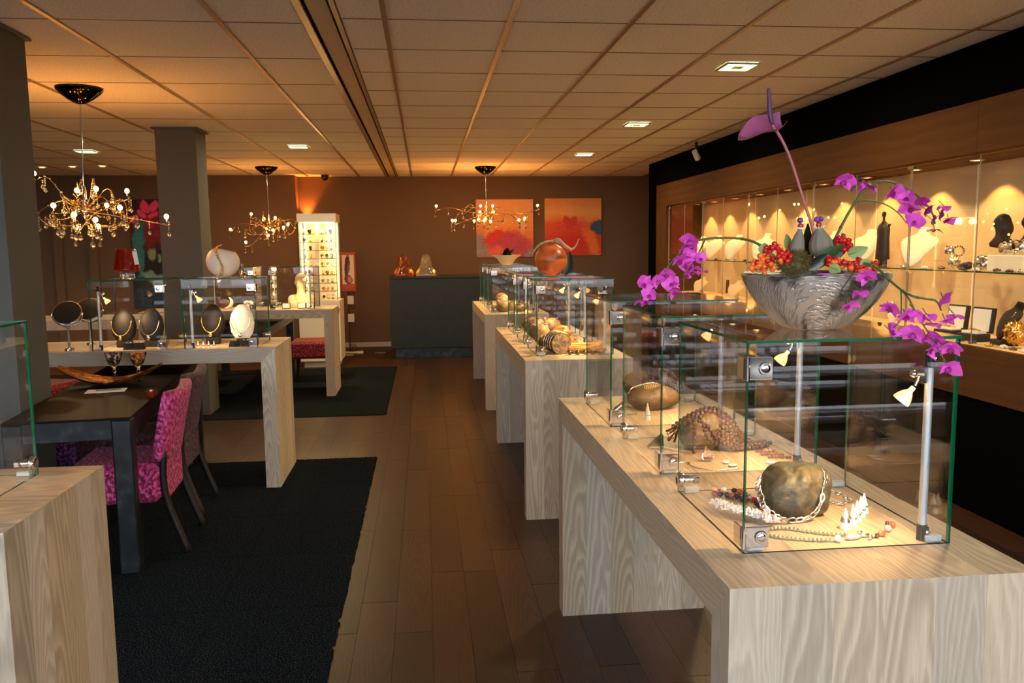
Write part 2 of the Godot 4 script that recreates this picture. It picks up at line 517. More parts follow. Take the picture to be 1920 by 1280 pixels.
	# velvet
	for s in [["velvet_pink", rgb(120, 14, 58), rgb(230, 84, 160), 61], ["velvet_plum", rgb(26, 12, 18), rgb(96, 58, 70), 63], ["velvet_purple", rgb(46, 14, 44), rgb(140, 72, 140), 65], ["velvet_red", rgb(70, 6, 8), rgb(178, 28, 30), 67]]:
		var m := mat(s[0], Color.WHITE, 0.7)
		m.albedo_texture = ramp_tex(s[3], 0.05, 5, [[0.0, s[1].darkened(0.3)], [0.36, s[1]], [0.66, s[2]], [1.0, s[2].lightened(0.25)]], 256)
		m.uv1_triplanar = true; m.uv1_scale = Vector3(3.4, 2.6, 3.4)
		m.rim_enabled = true; m.rim = 0.12; m.rim_tint = 1.0
	mat("dark_wood", rgb(18, 11, 9), 0.5)
	var st := mat("waxed_steel", Color.WHITE, 0.38, 0.3)
	st.albedo_texture = ramp_tex(71, 0.02, 5, [[0.0, rgb(16, 19, 22)], [0.5, rgb(30, 34, 38)], [0.75, rgb(42, 47, 50)], [1.0, rgb(84, 90, 92)]], 256)
	st.uv1_triplanar = true; st.uv1_scale = Vector3.ONE * 1.5
	var de := mat("desk_panel", Color.WHITE, 0.6)
	de.albedo_texture = ramp_tex(73, 0.02, 4, [[0.0, rgb(16, 22, 22)], [1.0, rgb(28, 34, 33)]], 256)
	de.uv1_triplanar = true
	# plants
	var pe := mat("petal", rgb(222, 84, 196), 0.55)
	pe.backlight_enabled = true; pe.backlight = Color(0.5, 0.12, 0.48)
	var pe2 := mat("petal_dark", rgb(168, 38, 142), 0.5)
	pe2.backlight_enabled = true; pe2.backlight = Color(0.35, 0.04, 0.3)
	mat("lip", rgb(150, 16, 110), 0.45)
	mat("stem_green", rgb(74, 88, 44), 0.5)
	mat("stem_brown", rgb(58, 48, 38), 0.6)
	mat("leaf_green", rgb(40, 74, 34), 0.35)
	mat("post_line", rgb(150, 140, 120), 0.35, 0.5)
	var lp := mat("leaf_pale", rgb(134, 150, 88), 0.5)
	lp.backlight_enabled = true; lp.backlight = Color(0.2, 0.25, 0.1)
	mat("leaf_black", rgb(16, 28, 16), 0.3)
	mat("berry_red", rgb(196, 26, 22), 0.18)
	mat("berry_orange", rgb(232, 112, 42), 0.2)
	mat("moss", rgb(98, 84, 42), 0.9)
	mat("pod", rgb(126, 117, 99), 0.85)
	mat("spathe", rgb(158, 80, 118), 0.4)
	mat("spathe_stem", rgb(176, 96, 100), 0.45)
	mat("spadix", rgb(84, 42, 84), 0.5)
	var go := mat("gourd", Color.WHITE, 0.35)
	go.albedo_texture = ramp_tex(85, 0.008, 3, [[0.0, rgb(58, 30, 16)], [0.3, rgb(160, 72, 30)], [0.6, rgb(206, 104, 48)], [1.0, rgb(196, 88, 36)]], 256)
	mat("driftwood", rgb(176, 148, 112), 0.85)
	mat("bark", rgb(70, 50, 34), 0.9)
	mat("straw", rgb(190, 148, 76), 0.8)
	# lamps
	glow("bulb_warm", Color(1.0, 0.72, 0.34), 22.0)
	glow("halogen", Color(1.0, 0.78, 0.42), 14.0)
	glow("reflector", Color(1.0, 0.68, 0.3), 0.7)
	mat("canopy_dark", rgb(74, 62, 54), 0.06, 1.0)
	mat("warm_chrome", rgb(206, 170, 124), 0.14, 1.0)
	mat("table_dark", rgb(30, 25, 22), 0.5).metallic_specular = 0.12
	glow("downlight_glow", Color(1.0, 0.93, 0.62), 5.0)
	glow("niche_glow", Color(1.0, 0.8, 0.45), 6.0)
	glow("vitrine_glow", Color(1.0, 0.86, 0.55), 2.5)

func gouges() -> Texture2D:
	var im := Image.create(1024, 256, false, Image.FORMAT_L8)
	im.fill(Color(0.75, 0.75, 0.75))
	var r := RandomNumberGenerator.new()
	r.seed = 4
	for k in 2200:
		var x := r.randf_range(0, 1024); var y := r.randf_range(20, 246)
		var a := 0.15 + 0.9 * sin(x / 1024.0 * TAU * 2.0 + 1.0) + r.randf_range(-0.25, 0.25)
		var ln := r.randf_range(14, 38)
		for s in int(ln):
			var px := int(x + cos(a) * s) % 1024; var py := int(y + sin(a) * s * 0.8)
			if py < 16 or py > 254: continue
			var dep := 0.75 - 0.6 * sin(PI * s / ln)
			for q in 2: im.set_pixel(px, clampi(py + q, 0, 255), Color.from_hsv(0, 0, minf(dep + 0.15 * absi(q - 1), 0.75)))
	return ImageTexture.create_from_image(im)

# paint a canvas: patches are [x, y, radius x, radius y, colour, edge softness, turn] in 0..1
func canvas_tex(size: Vector2i, ground: Array, patches: Array, sd: int) -> Texture2D:
	var f := noise(0.012, 4, sd); var br := noise(0.05, 3, sd + 1)
	var bd := PackedByteArray()
	bd.resize(size.x * size.y * 3)
	for j in size.y:
		for i in size.x:
			var x := float(i) / size.x + 0.05 * f.get_noise_2d(i, j * 1.0); var y := float(j) / size.y + 0.06 * f.get_noise_2d(i + 500.0, j)
			var c: Color = ground[0]
			for g in ground.size() - 1:
				c = c.lerp(ground[g + 1], smoothstep(float(g) / (ground.size() - 1), float(g + 1) / (ground.size() - 1), y) if y > float(g) / (ground.size() - 1) else 0.0)
			for p in patches:
				var d := Vector2(x - p[0], y - p[1]).rotated(-p[6])
				var q := Vector2(d.x / p[2], d.y / p[3]).length() + 0.25 * br.get_noise_2d(i + p[0] * 900.0, j)
				c = c.lerp(p[4], 1.0 - smoothstep(1.0 - p[5], 1.0 + p[5], q))
			c = c.lightened(maxf(0.0, br.get_noise_2d(i * 0.6, j * 2.0)) * 0.15)
			var k := (j * size.x + i) * 3
			bd[k] = c.r8; bd[k + 1] = c.g8; bd[k + 2] = c.b8
	return ImageTexture.create_from_image(Image.create_from_data(size.x, size.y, false, Image.FORMAT_RGB8, bd))

# ---------------------------------------------------------------- the scene
func _ready() -> void:
	rng.seed = 77
	# camera
	var cam := Camera3D.new()
	cam.name = "camera"
	cam.fov = rad_to_deg(2.0 * atan(640.0 / FOCAL))
	var fwd := Vector3(sin(YAW) * cos(PITCH), -sin(PITCH), -cos(YAW) * cos(PITCH))
	var rt := Vector3(cos(YAW), 0, sin(YAW))
	var up := rt.cross(fwd)
	cam.basis = Basis(rt * cos(ROLL) + up * sin(ROLL), up * cos(ROLL) - rt * sin(ROLL), -fwd)
	cam.position = Vector3(0, EYE, 0)
	cam.near = 0.05; cam.far = 100.0
	add_child(cam)
	cam.current = true
	# sky: an overcast day outside the shop window
	var sky := ProceduralSkyMaterial.new()
	sky.sky_top_color = Color(0.8, 0.85, 0.93); sky.sky_horizon_color = Color(0.88, 0.9, 0.92)
	sky.ground_bottom_color = Color(0.32, 0.33, 0.34); sky.ground_horizon_color = Color(0.5, 0.51, 0.52)
	sky.sky_energy_multiplier = 1.8; sky.ground_energy_multiplier = 2.6
	var env := Environment.new()
	env.background_mode = Environment.BG_SKY
	env.sky = Sky.new()
	env.sky.sky_material = sky
	env.tonemap_mode = Environment.TONE_MAPPER_LINEAR
	env.tonemap_exposure = 3.2
	env.sdfgi_enabled = true; env.ssao_enabled = true; env.ssil_enabled = true
	var we := WorldEnvironment.new()
	we.name = "world_environment"
	we.environment = env
	add_child(we)
	make_materials()
	shell()
	shop_front()
	cabinet()
	tables()
	cases()
	chandeliers()
	downlights()
	back_area()
	left_area()
	hero_case()
	hero_bowl()
	rows_content()
	cabinet_items()

func wall_box(called: String, lo: Vector3, hi: Vector3, m) -> MeshInstance3D:
	return struct(called, boxm(hi - lo), m, (lo + hi) * 0.5)

func shell() -> void:
	var x0 := -6.2; var x1 := 3.9; var zf := 1.4
	# floor: a screed with dark oak planks laid on it along the shop
	var floor_node := wall_box("floor", Vector3(x0 - 0.1, -0.2, -BACK - 0.1), Vector3(x1 + 0.1, -0.012, zf + 0.3), M.concrete)
	var rest := MB.new()
	var off := floor_node.position
	var variants := []
	for k in 8:
		var mb := MB.new()
		plank(mb, Vector3.ZERO, 1.197, k)
		variants.append(mb.put())
	var r := RandomNumberGenerator.new()
	r.seed = 12
	for i in range(-42, 27):
		var x := 0.075 + i * 0.15
		if x < x0 or x > x1: continue
		var sh := r.randf() * 1.2
		for j in range(-2, 13):
			var z := -(j * 1.2 + sh)
			if z < -BACK - 0.7 or z > zf + 0.7: continue
			var seen := x > -1.25 and x < 2.9 and z < -1.6
			if z < -BACK + 0.6:
				continue
			if seen: obj("plank", variants[r.randi() % 8], M["plank_%d" % (r.randi() % 4)], floor_node, Vector3(x, -0.006, z) - off)
			else: plank(rest, Vector3(x, -0.006, z) - off, 1.197, r.randi() % 8)
	for i in range(-42, 27):
		var x := 0.075 + i * 0.15
		if x >= x0 and x <= x1: plank(rest, Vector3(x, -0.0064, -BACK + 0.32) - off, 0.7, i & 7)
	var rs := obj("plank_field", rest.put(), M.plank_0, floor_node)
	rs.set_meta("kind", "stuff")
	# walls
	var wb := wall_box("wall_back", Vector3(x0 - 0.1, 0, -BACK - 0.2), Vector3(x1 + 0.1, CEIL + 0.2, -BACK), M.wall_brown)
	wall_box("baseboard_back", Vector3(-1.9, 0, -BACK), Vector3(3.05, 0.07, -BACK + 0.012), M.baseboard)
	wall_box("wall_rear_panel", Vector3(x0, 0, -BACK), Vector3(-1.88, CEIL + 0.2, -BACK + 0.24), M.wall_brown)
	wall_box("wall_left", Vector3(x0 - 0.2, 0, -BACK), Vector3(x0, CEIL + 0.2, zf), M.wall_brown)
	wall_box("wall_far_right", Vector3(x1, 0, -BACK), Vector3(x1 + 0.2, CEIL + 0.2, zf), M.wall_brown)
	# two square pillars
	for z in [-4.38, -7.86]:
		var c := wall_box("column_%d" % (1 if z > -5 else 2), Vector3(-2.35, 0, z - 0.17), Vector3(-2.0, CEIL, z + 0.17), M.column_grey)
		obj("trim", boxm(Vector3(0.4, 0.012, 0.39), 0.003), M.column_grey, c, Vector3(0, CEIL * 0.5 - 0.008, 0))
	# ceiling slab, tiles and bars
	var ce := wall_box("ceiling", Vector3(x0 - 0.2, CEIL + 0.16, -BACK - 0.2), Vector3(x1 + 0.2, CEIL + 0.3, zf + 0.2), M.concrete)
	var co := ce.position
	var hidden := MB.new()
	var tile_cache := {}
	var bars := []
	for side in 2:
		var xs := []
		var zs := []
		if side == 0:
			xs = [-0.372]
			for i in 7: xs.append(-0.162 + 0.6 * i)
			for j in range(-9, 15): zs.append(4.10 + 0.6 * j)
		else:
			xs = [-0.558]
			for i in 8: xs.append(-0.95 - 0.757 * i)
			for j in range(-7, 12): zs.append(4.2 + 0.757 * j)
		zs.append(BACK)
		if side == 0: xs[-1] = minf(xs[-1], 3.9)
		for i in xs.size() - 1:
			var xa := minf(xs[i], xs[i + 1]); var xb := maxf(xs[i], xs[i + 1])
			if i < xs.size() - 1: bars.append(xs[i + 1])
			for j in zs.size() - 1:
				var s := Vector3(xb - xa - 0.004, 0.016, zs[j + 1] - zs[j] - 0.009)
				if s.z < 0.03: continue
				var p := Vector3((xa + xb) * 0.5, CEIL + 0.011, -(zs[j] + zs[j + 1]) * 0.5)
				if zs[j + 1] < 3.3:
					hidden.cbox(p - co, s, 0.006)
					continue
				var key := "%.3f %.3f" % [s.x, s.z]
				if not tile_cache.has(key): tile_cache[key] = boxm(s, 0.004)
				obj("tile", tile_cache[key], M.ceiling_tile, ce, p - co)
	var hd := obj("tile_field", hidden.put(), M.ceiling_tile, ce)
	hd.set_meta("kind", "stuff")
	for side in 2:
		for j in 17 if side == 0 else 13:
			var zz := 3.5 + 0.6 * j if side == 0 else 3.443 + 0.757 * j
			if zz > BACK - 0.05: continue
			var xa2 := -0.36 if side == 0 else -6.2
			var xb2 := 3.05 if side == 0 else -0.57
			obj("cross_bar", boxm(Vector3(xb2 - xa2, 0.008, 0.008)), M.cross_bar, ce, Vector3((xa2 + xb2) * 0.5, CEIL + 0.0055, -zz) - co)
	var bar := boxm(Vector3(0.026, 0.012, BACK + 1.3), 0.002)
	for x in bars:
		if x < 3.04: obj("grid_bar", bar, M.ceiling_bar, ce, Vector3(x, CEIL + 0.0005, -(BACK - 1.3) * 0.5) - co)
	# air slot between the two fields: flanges, dark gaps and a set-back band
	for q in [[-0.54, 0.036, 0.0, BACK], [-0.384, 0.024, 0.0, BACK], [-0.458, 0.094, 0.012, BACK]]:
		var m: StandardMaterial3D = M.ceiling_band if q[2] > 0.0 else M.ceiling_bar
		obj("slot_band" if q[2] > 0.0 else "slot_flange", boxm(Vector3(q[1], 0.014, q[3] + 1.3)), m, ce, Vector3(q[0], CEIL + 0.004 + q[2], -(q[3] - 1.3) * 0.5) - co)

func plank(mb: MB, c: Vector3, ln: float, k: int) -> void:
	var i := mb.v.size()
	mb.box(c, Vector3(0.1488, 0.012, ln))
	var u0 := (k % 4) * 0.15
	for q in range(i, mb.v.size()):
		var p := mb.v[q] - c
		var w := p.z + ln * 0.5
		mb.t[q] = Vector2(u0 + 0.004 + (p.x + 0.0744) * 0.95, w if k < 4 else 1.2 - w)

func shop_front() -> void:
	# behind the camera: a shop window in the street wall, a boarded parapet with three low ventilation lights
	var z0 := 1.4; var z1 := 1.6
	var x0 := -6.2; var x1 := 3.9
	var wl := 0.0
	for band in [[0.0, 0.28], [0.33, 0.52], [0.58, 0.76], [0.82, 0.98], [2.42, CEIL + 0.2]]:
		wall_box("wall_front_%d" % int(wl + 1), Vector3(x0, band[0], z0), Vector3(x1, band[1], z1), M.wall_brown)
		wl += 1.0
	var panes := [-6.2, -4.6, -3.0, -1.4, 0.2, 1.8, 3.9]
	for i in panes.size() - 1:
		var w: float = panes[i + 1] - panes[i]
		var cx: float = (panes[i + 1] + panes[i]) * 0.5
		var wn := struct("window_%d" % (i + 1), glass_mesh(Vector3(w - 0.12, 1.44, 0.01)), [M.glass, M.glass_edge], Vector3(cx, 1.70, z0 + 0.1))
		for s in [-1, 1]: obj("window_frame", boxm(Vector3(0.06, 2.14, 0.12), 0.004), M.window_frame, wn, Vector3(s * (w * 0.5 - 0.03), -0.35, 0))
		for y in [0.305, 0.55, 0.79]:
			obj("pane", glass_mesh(Vector3(w - 0.12, 0.055, 0.008)), [M.glass, M.glass_edge], wn, Vector3(0, y - 1.70, 0))

# a sheet of glass: the two faces are clear, the cut edges green
func glass_mesh(s: Vector3) -> ArrayMesh:
	var faces := MB.new(); var edges := MB.new()
	var h := s * 0.5
	var thin := 0
	for k in 3:
		if s[k] < s[thin]: thin = k
	for k in 3:
		for sg in [-1.0, 1.0]:
			var nn := Vector3.ZERO; nn[k] = sg
			var k1 := (k + 1) % 3; var k2 := (k + 2) % 3
			var p := []
			for q in [[-1, -1], [1, -1], [1, 1], [-1, 1]]:
				var w := Vector3.ZERO
				w[k] = sg * h[k]; w[k1] = q[0] * h[k1]; w[k2] = q[1] * h[k2]
				p.append(w)
			(faces if k == thin else edges).quad(p[0], p[1], p[2], p[3], nn)
	return edges.put(faces.put())
# far sheets: one clear face in the middle of green-edged glass keeps deep rows of cases see-through
func sheet_mesh(s: Vector3) -> ArrayMesh:
	var faces := MB.new()
	var thin := 0
	for k in 3:
		if s[k] < s[thin]: thin = k
	var k1 := (thin + 1) % 3; var k2 := (thin + 2) % 3
	var p := []
	for q in [[-1, -1], [1, -1], [1, 1], [-1, 1]]:
		var w := Vector3.ZERO
		w[k1] = q[0] * s[k1] * 0.5; w[k2] = q[1] * s[k2] * 0.5
		p.append(w)
	var nn := Vector3.ZERO; nn[thin] = 1.0
	faces.quad(p[0], p[1], p[2], p[3], nn)
	var edges := MB.new()
	for sg in [-1.0, 1.0]:
		for k in [k1, k2]:
			var ce := Vector3.ZERO; ce[k] = sg * s[k] * 0.5
			var z := s; z[k] = 0.0008
			edges.box(ce, z)
	return edges.put(faces.put())

# ---------------------------------------------------------------- display tables
func stave(poly2: Array, zc: float, w: float, grain: Vector3, k: int) -> ArrayMesh:
	var mb := MB.new()
	mb.poly(poly2, Vector3(0, 0, zc - w * 0.5), Vector3.RIGHT, Vector3.UP, Vector3.BACK, w)
	var u0 := (k % 5) * 0.1 + 0.004
	var ym := 1e9; var xm := 1e9
	for p in poly2: ym = minf(ym, p.y); xm = minf(xm, absf(p.x))
	for i in mb.v.size():
		var p := mb.v[i]
		var u: float = p.z - (zc - w * 0.5)
		if absf(mb.n[i].z) > 0.5: u = p.y - ym if grain.x > 0.5 else absf(p.x) - xm
		var vv := p.dot(grain)
		mb.t[i] = Vector2(u0 + u * 0.92, vv + 1.0 if k % 2 == 0 else 1.0 - vv)
	return mb.put()

func display_table(label: String, c: Vector3, turn: float, ln: float, w: float) -> Node3D:
	var h := 0.9; var t := 0.09
	var o := thing("display_table", label, "table", c, turn, "pale oak waterfall display tables")
	var n := 6
	var l := ln * 0.5
	var shapes := [["tabletop", [Vector2(-l, h), Vector2(l, h), Vector2(l - t, h - t), Vector2(-l + t, h - t)], Vector3.RIGHT], ["leg", [Vector2(-l, h), Vector2(-l + t, h - t), Vector2(-l + t, 0), Vector2(-l, 0)], Vector3.UP], ["leg", [Vector2(l, h), Vector2(l, 0), Vector2(l - t, 0), Vector2(l - t, h - t)], Vector3.UP]]
	for s in shapes:
		var part := hub(s[0], o)
		for k in n:
			var sw := w / n
			obj("stave", stave(s[1], -w * 0.5 + sw * (k + 0.5), sw - 0.0003, s[2], rng.randi() % 10), M["oak_%d" % (rng.randi() % 4)], part)
	return o

func tables() -> void:
	var a := PI * 0.5
	display_table("pale oak display table carrying the silver bowl of orchids", Vector3(0.838, 0, -2.325), a, 1.91, 0.602)
	display_table("pale oak display table under the case with the round orange gourd", Vector3(0.838, 0, -5.355), a, 1.91, 0.602)
	display_table("pale oak display table closest to the blue-grey desk", Vector3(0.845, 0, -8.5), a, 1.95, 0.602)
	display_table("pale oak display table in front of the first grey pillar", Vector3(-1.9, 0, -2.155), 0.0, 1.91, 0.575)
	display_table("pale oak display table crossing over the dark meeting table with pink chair", Vector3(-1.9, RUG, -5.53), 0.0, 1.91, 0.62)
	display_table("pale oak display table with the clay bust, by the watch tower", Vector3(-1.9, RUG, -8.77), 0.0, 1.91, 0.58)
	display_table("pale oak display table behind the second grey pillar", Vector3(-3.46, RUG, -8.0), 0.0, 1.91, 0.6)
	# rugs
	for q in [[Vector3(-3.6, 0, -4.2), Vector3(6.46, 0.014, 3.42), "dark charcoal rug under the dark meeting table and pink chair", -0.385], [Vector3(-3.6, 0, -9.0), Vector3(6.46, 0.014, 3.08), "dark charcoal rug under the table with the clay bust", -0.39]]:
		var rg := thing("rug", q[2], "rug", Vector3(-3.25, 0.004, q[0].z))
		var mb := MB.new()
		var wdt: float = -q[3]
		mb.cbox(Vector3.ZERO, Vector3(2.0 * (3.25 - wdt), 0.0075, q[1].z), 0.003)
		obj("pile", mb.put(), M.rug_pile, rg)
		var fr := MB.new()
		for k in 700:
			var e := Vector3((3.25 - wdt) + rng.randf_range(-0.004, 0.004), rng.randf_range(-0.001, 0.002), rng.randf_range(-0.5, 0.5) * q[1].z)
			if k % 3 == 0: e = Vector3(rng.randf_range(0.0, 3.25 - wdt), rng.randf_range(-0.001, 0.002), (0.5 if k % 2 else -0.5) * q[1].z)
			fr.box(e, Vector3(0.012, 0.005, 0.012), Basis(Vector3.UP, rng.randf() * TAU))
		var f := obj("tuft_edge", fr.put(), M.rug_pile, rg)
		f.set_meta("kind", "stuff")

# ---------------------------------------------------------------- glass cases
var case_parts := {}
func case_thing(label: String, c: Vector3, turn := 0.0, near := false, mirrored := false, lit := 0.55) -> Node3D:
	# a lidded box of five glass sheets, 0.445 wide, 0.43 deep, 0.433 high
	var o := thing("glass_case", label, "display case", c, turn, "glass display cases on the oak tables")
	var w := 0.445; var d := 0.43; var h := 0.433; var t := 0.006
	var sx := -1.0 if mirrored else 1.0
	if case_parts.is_empty():
		for nr in 2:
			var sizes := [Vector3(w, h - t, t), Vector3(t, h - t, d - 2 * t), Vector3(w + 0.004, t, d + 0.004)]
			for k in 3: case_parts["%d%d" % [nr, k]] = glass_mesh(sizes[k]) if nr == 1 else sheet_mesh(sizes[k])
		case_parts.clip = boxm(Vector3(0.036, 0.014, 0.018), 0.002)
		var hm := MB.new()
		hm.cbox(Vector3(0.0265, 0, 0.003), Vector3(0.05, 0.044, 0.006), 0.0015)
		hm.cbox(Vector3(-0.003, 0, -0.019), Vector3(0.006, 0.044, 0.036), 0.0015)
		hm.cyl(Vector3(0, -0.024, 0.003), Vector3(0, 0.024, 0.003), 0.005, 0.005, 10)
		hm.cyl(Vector3(0.034, 0, 0.005), Vector3(0.034, 0, 0.010), 0.014, 0.012, 18)
		hm.lathe([Vector2(0.005, 0), Vector2(0.007, 0.002), Vector2(0.0085, 0.0025), Vector2(0.0085, 0.004), Vector2(0.004, 0.0045), Vector2(0, 0.0045)], 16, Transform3D(Basis(Vector3.RIGHT, PI * 0.5), Vector3(0.034, 0, 0.009)))
		case_parts.hinge = hm.put()
		var lk := MB.new()
		lk.lathe([Vector2(0.0, -0.006), Vector2(0.011, -0.006), Vector2(0.013, -0.004), Vector2(0.013, 0.002), Vector2(0.011, 0.004), Vector2(0.008, 0.004), Vector2(0.006, 0.003), Vector2(0.0, 0.003)], 20)
		lk.cyl(Vector3(0, -0.03, 0), Vector3(0, -0.006, 0), 0.007, 0.007, 10)
		lk.cbox(Vector3(0, -0.026, 0), Vector3(0.012, 0.012, 0.02), 0.002)
		case_parts.lock = lk.put()
		var cap := MB.new()
		cap.cyl(Vector3(0, 0, 0), Vector3(0, 0.034, 0), 0.0105, 0.0105, 14)
		cap.cbox(Vector3(0, 0.017, 0.009), Vector3(0.016, 0.03, 0.01), 0.002)
		case_parts.cap = cap.put()
		var scr := MB.new()
		scr.ball(Vector3(0, 0, 0), Vector3(0.0045, 0.0045, 0.003), 10, 6)
		case_parts.screw = scr.put()
		var po := MB.new()
		po.cyl(Vector3(0, 0.033, 0), Vector3(0, 0.37, 0), 0.0085, 0.0085, 16)
		case_parts.post = po.put()
		var br := MB.new()
		br.cyl(Vector3(-0.008, 0, 0), Vector3(-0.03, 0, 0), 0.004, 0.004, 8)
		br.ball(Vector3(-0.034, 0.001, 0), Vector3.ONE * 0.008, 12, 8)
		br.cbox(Vector3(-0.012, -0.004, 0), Vector3(0.006, 0.03, 0.014), 0.001)
		br.cyl(Vector3(-0.022, -0.004, 0), Vector3(-0.03, -0.024, 0), 0.003, 0.003, 8)
		case_parts.bracket = br.put()
		# dichroic reflector with ribs, opening downwards along -y
		var rf := MB.new()
		var rows := []
		for q in [Vector2(0.0175, -0.020), Vector2(0.0168, -0.014), Vector2(0.0142, -0.006), Vector2(0.010, 0.002), Vector2(0.0055, 0.008), Vector2(0.005, 0.016)]:
			var row := []
			for j in 48: row.append(Vector3(q.x * (1.0 + 0.03 * (j % 2)) * cos(TAU * j / 48), q.y, -q.x * (1.0 + 0.03 * (j % 2)) * sin(TAU * j / 48)))
			rows.append(row)
		rf.grid(rows, true)
		case_parts.reflector = rf.put()
		var bu := MB.new()
		bu.ball(Vector3(0, -0.002, 0), Vector3(0.0045, 0.008, 0.0045), 10, 8)
		bu.cyl(Vector3(0, 0.006, 0), Vector3(0, 0.018, 0), 0.004, 0.0045, 8)
		case_parts.bulb = bu.put()
	var nr2 := "1" if near else "0"
	var gm := [M.glass, M.glass_edge]
	obj("front_pane", case_parts[nr2 + "0"], gm, o, Vector3(0, (h - t) * 0.5, d * 0.5 - t * 0.5))
	obj("rear_pane", case_parts[nr2 + "0"], gm, o, Vector3(0, (h - t) * 0.5, -d * 0.5 + t * 0.5))
	for s in [-1, 1]: obj("side_pane", case_parts[nr2 + "1"], gm, o, Vector3(s * (w - t) * 0.5, (h - t) * 0.5, 0))
	obj("top_pane", case_parts[nr2 + "2"], gm, o, Vector3(0, h - t * 0.5, 0))
	for s in [[-1, 1], [1, 1], [-1, -1], [1, -1]]:
		obj("corner_clip", case_parts.clip, M.clip_grey, o, Vector3(s[0] * (w * 0.5 - 0.03), 0.008, s[1] * (d * 0.5 - 0.017)))
	for y in [0.036, 0.378]:
		obj("hinge", case_parts.hinge, M.chrome, o, Vector3(-sx * (w * 0.5 + 0.0005), y, d * 0.5 + 0.0005), Basis(Vector3(sx, 0, 0), Vector3.UP, Vector3(0, 0, 1)))
	obj("lock", case_parts.lock, M.chrome, o, Vector3(-sx * (w * 0.5 + 0.008), 0.042, -d * 0.5 + 0.04), Basis(Vector3.BACK, sx * PI * 0.5).scaled(Vector3.ONE * 1.5))
	var pp := Vector3(sx * (w * 0.5 - 0.045), 0, d * 0.5 - 0.028)
	var post := obj("lamp_post", case_parts.post, M.alloy, o, pp)
	for y in [0.0, 0.366]:
		obj("end_cap", case_parts.cap, M.black_plastic, post, Vector3(0, y, 0))
		obj("screw", case_parts.screw, M.chrome, post, Vector3(0.003 * sx, y + 0.02, 0.0145))
	var lamp := hub("lamp", o, pp + Vector3(0, 0.352, 0))
	obj("bracket", case_parts.bracket, M.chrome, lamp, Vector3.ZERO, Basis(Vector3.UP, 0.0 if sx > 0 else PI))
	var aim := Vector3(-sx * 0.55, -0.8, -0.28).normalized()
	var e1 := aim.cross(Vector3.BACK).normalized()
	var lb := Basis(e1, -aim, e1.cross(-aim))
	var lp := Vector3(-sx * 0.046, -0.04, 0.0)
	obj("lamp_reflector", case_parts.reflector, M.reflector, lamp, lp, lb)
	obj("lamp_bulb", case_parts.bulb, M.halogen, lamp, lp, lb)
	if lit > 0.0: spot(lamp, lp + aim * 0.024, aim, Color(1.0, 0.82, 0.58), lit, 62.0, 0.014, 0.9)
	return o

func cases() -> void:
	var x := 0.848
	var first := true
	for q in [[1.745, "glass case topped by the silver bowl, olive stone inside", true], [2.327, "glass case of dark pearl strands on a tan stone", true], [2.93, "glass case with brown flat stone and bracelet, beside a bare table end", true], [4.79, "glass case with the log roll and necklaces inside", false], [5.38, "glass case carrying the round orange gourd", false], [5.97, "glass case behind the one with the orange gourd", false], [7.9, "glass case with piled round stones, on the table nearest the desk", false], [8.49, "glass case carrying the small leafy bowl", false], [9.1, "glass case at the desk end of the last table", false]]:
		case_thing(q[1], Vector3(x, 0.9, -q[0]), 0.0, q[2], false, 0.125 if q[2] else 0.2)
	case_thing("glass case on the table before the first pillar", Vector3(-1.315, 0.9, -2.155), 0.0, false, true, 0.06)
	case_thing("glass case carrying the white ceramic pot with chain", Vector3(-1.28, 0.9 + RUG, -5.47), 0.0, false, true, 0.08)
	case_thing("glass case carrying the red glass vase", Vector3(-1.83, 0.9 + RUG, -5.47), 0.0, false, true, 0.08)
	case_thing("glass case holding the clay bust", Vector3(-1.35, 0.9 + RUG, -8.75), 0.0, false, false, 0.11)
	case_thing("glass case holding the pale crescent ornament", Vector3(-1.95, 0.9 + RUG, -8.75), 0.0, false, true, 0.06)

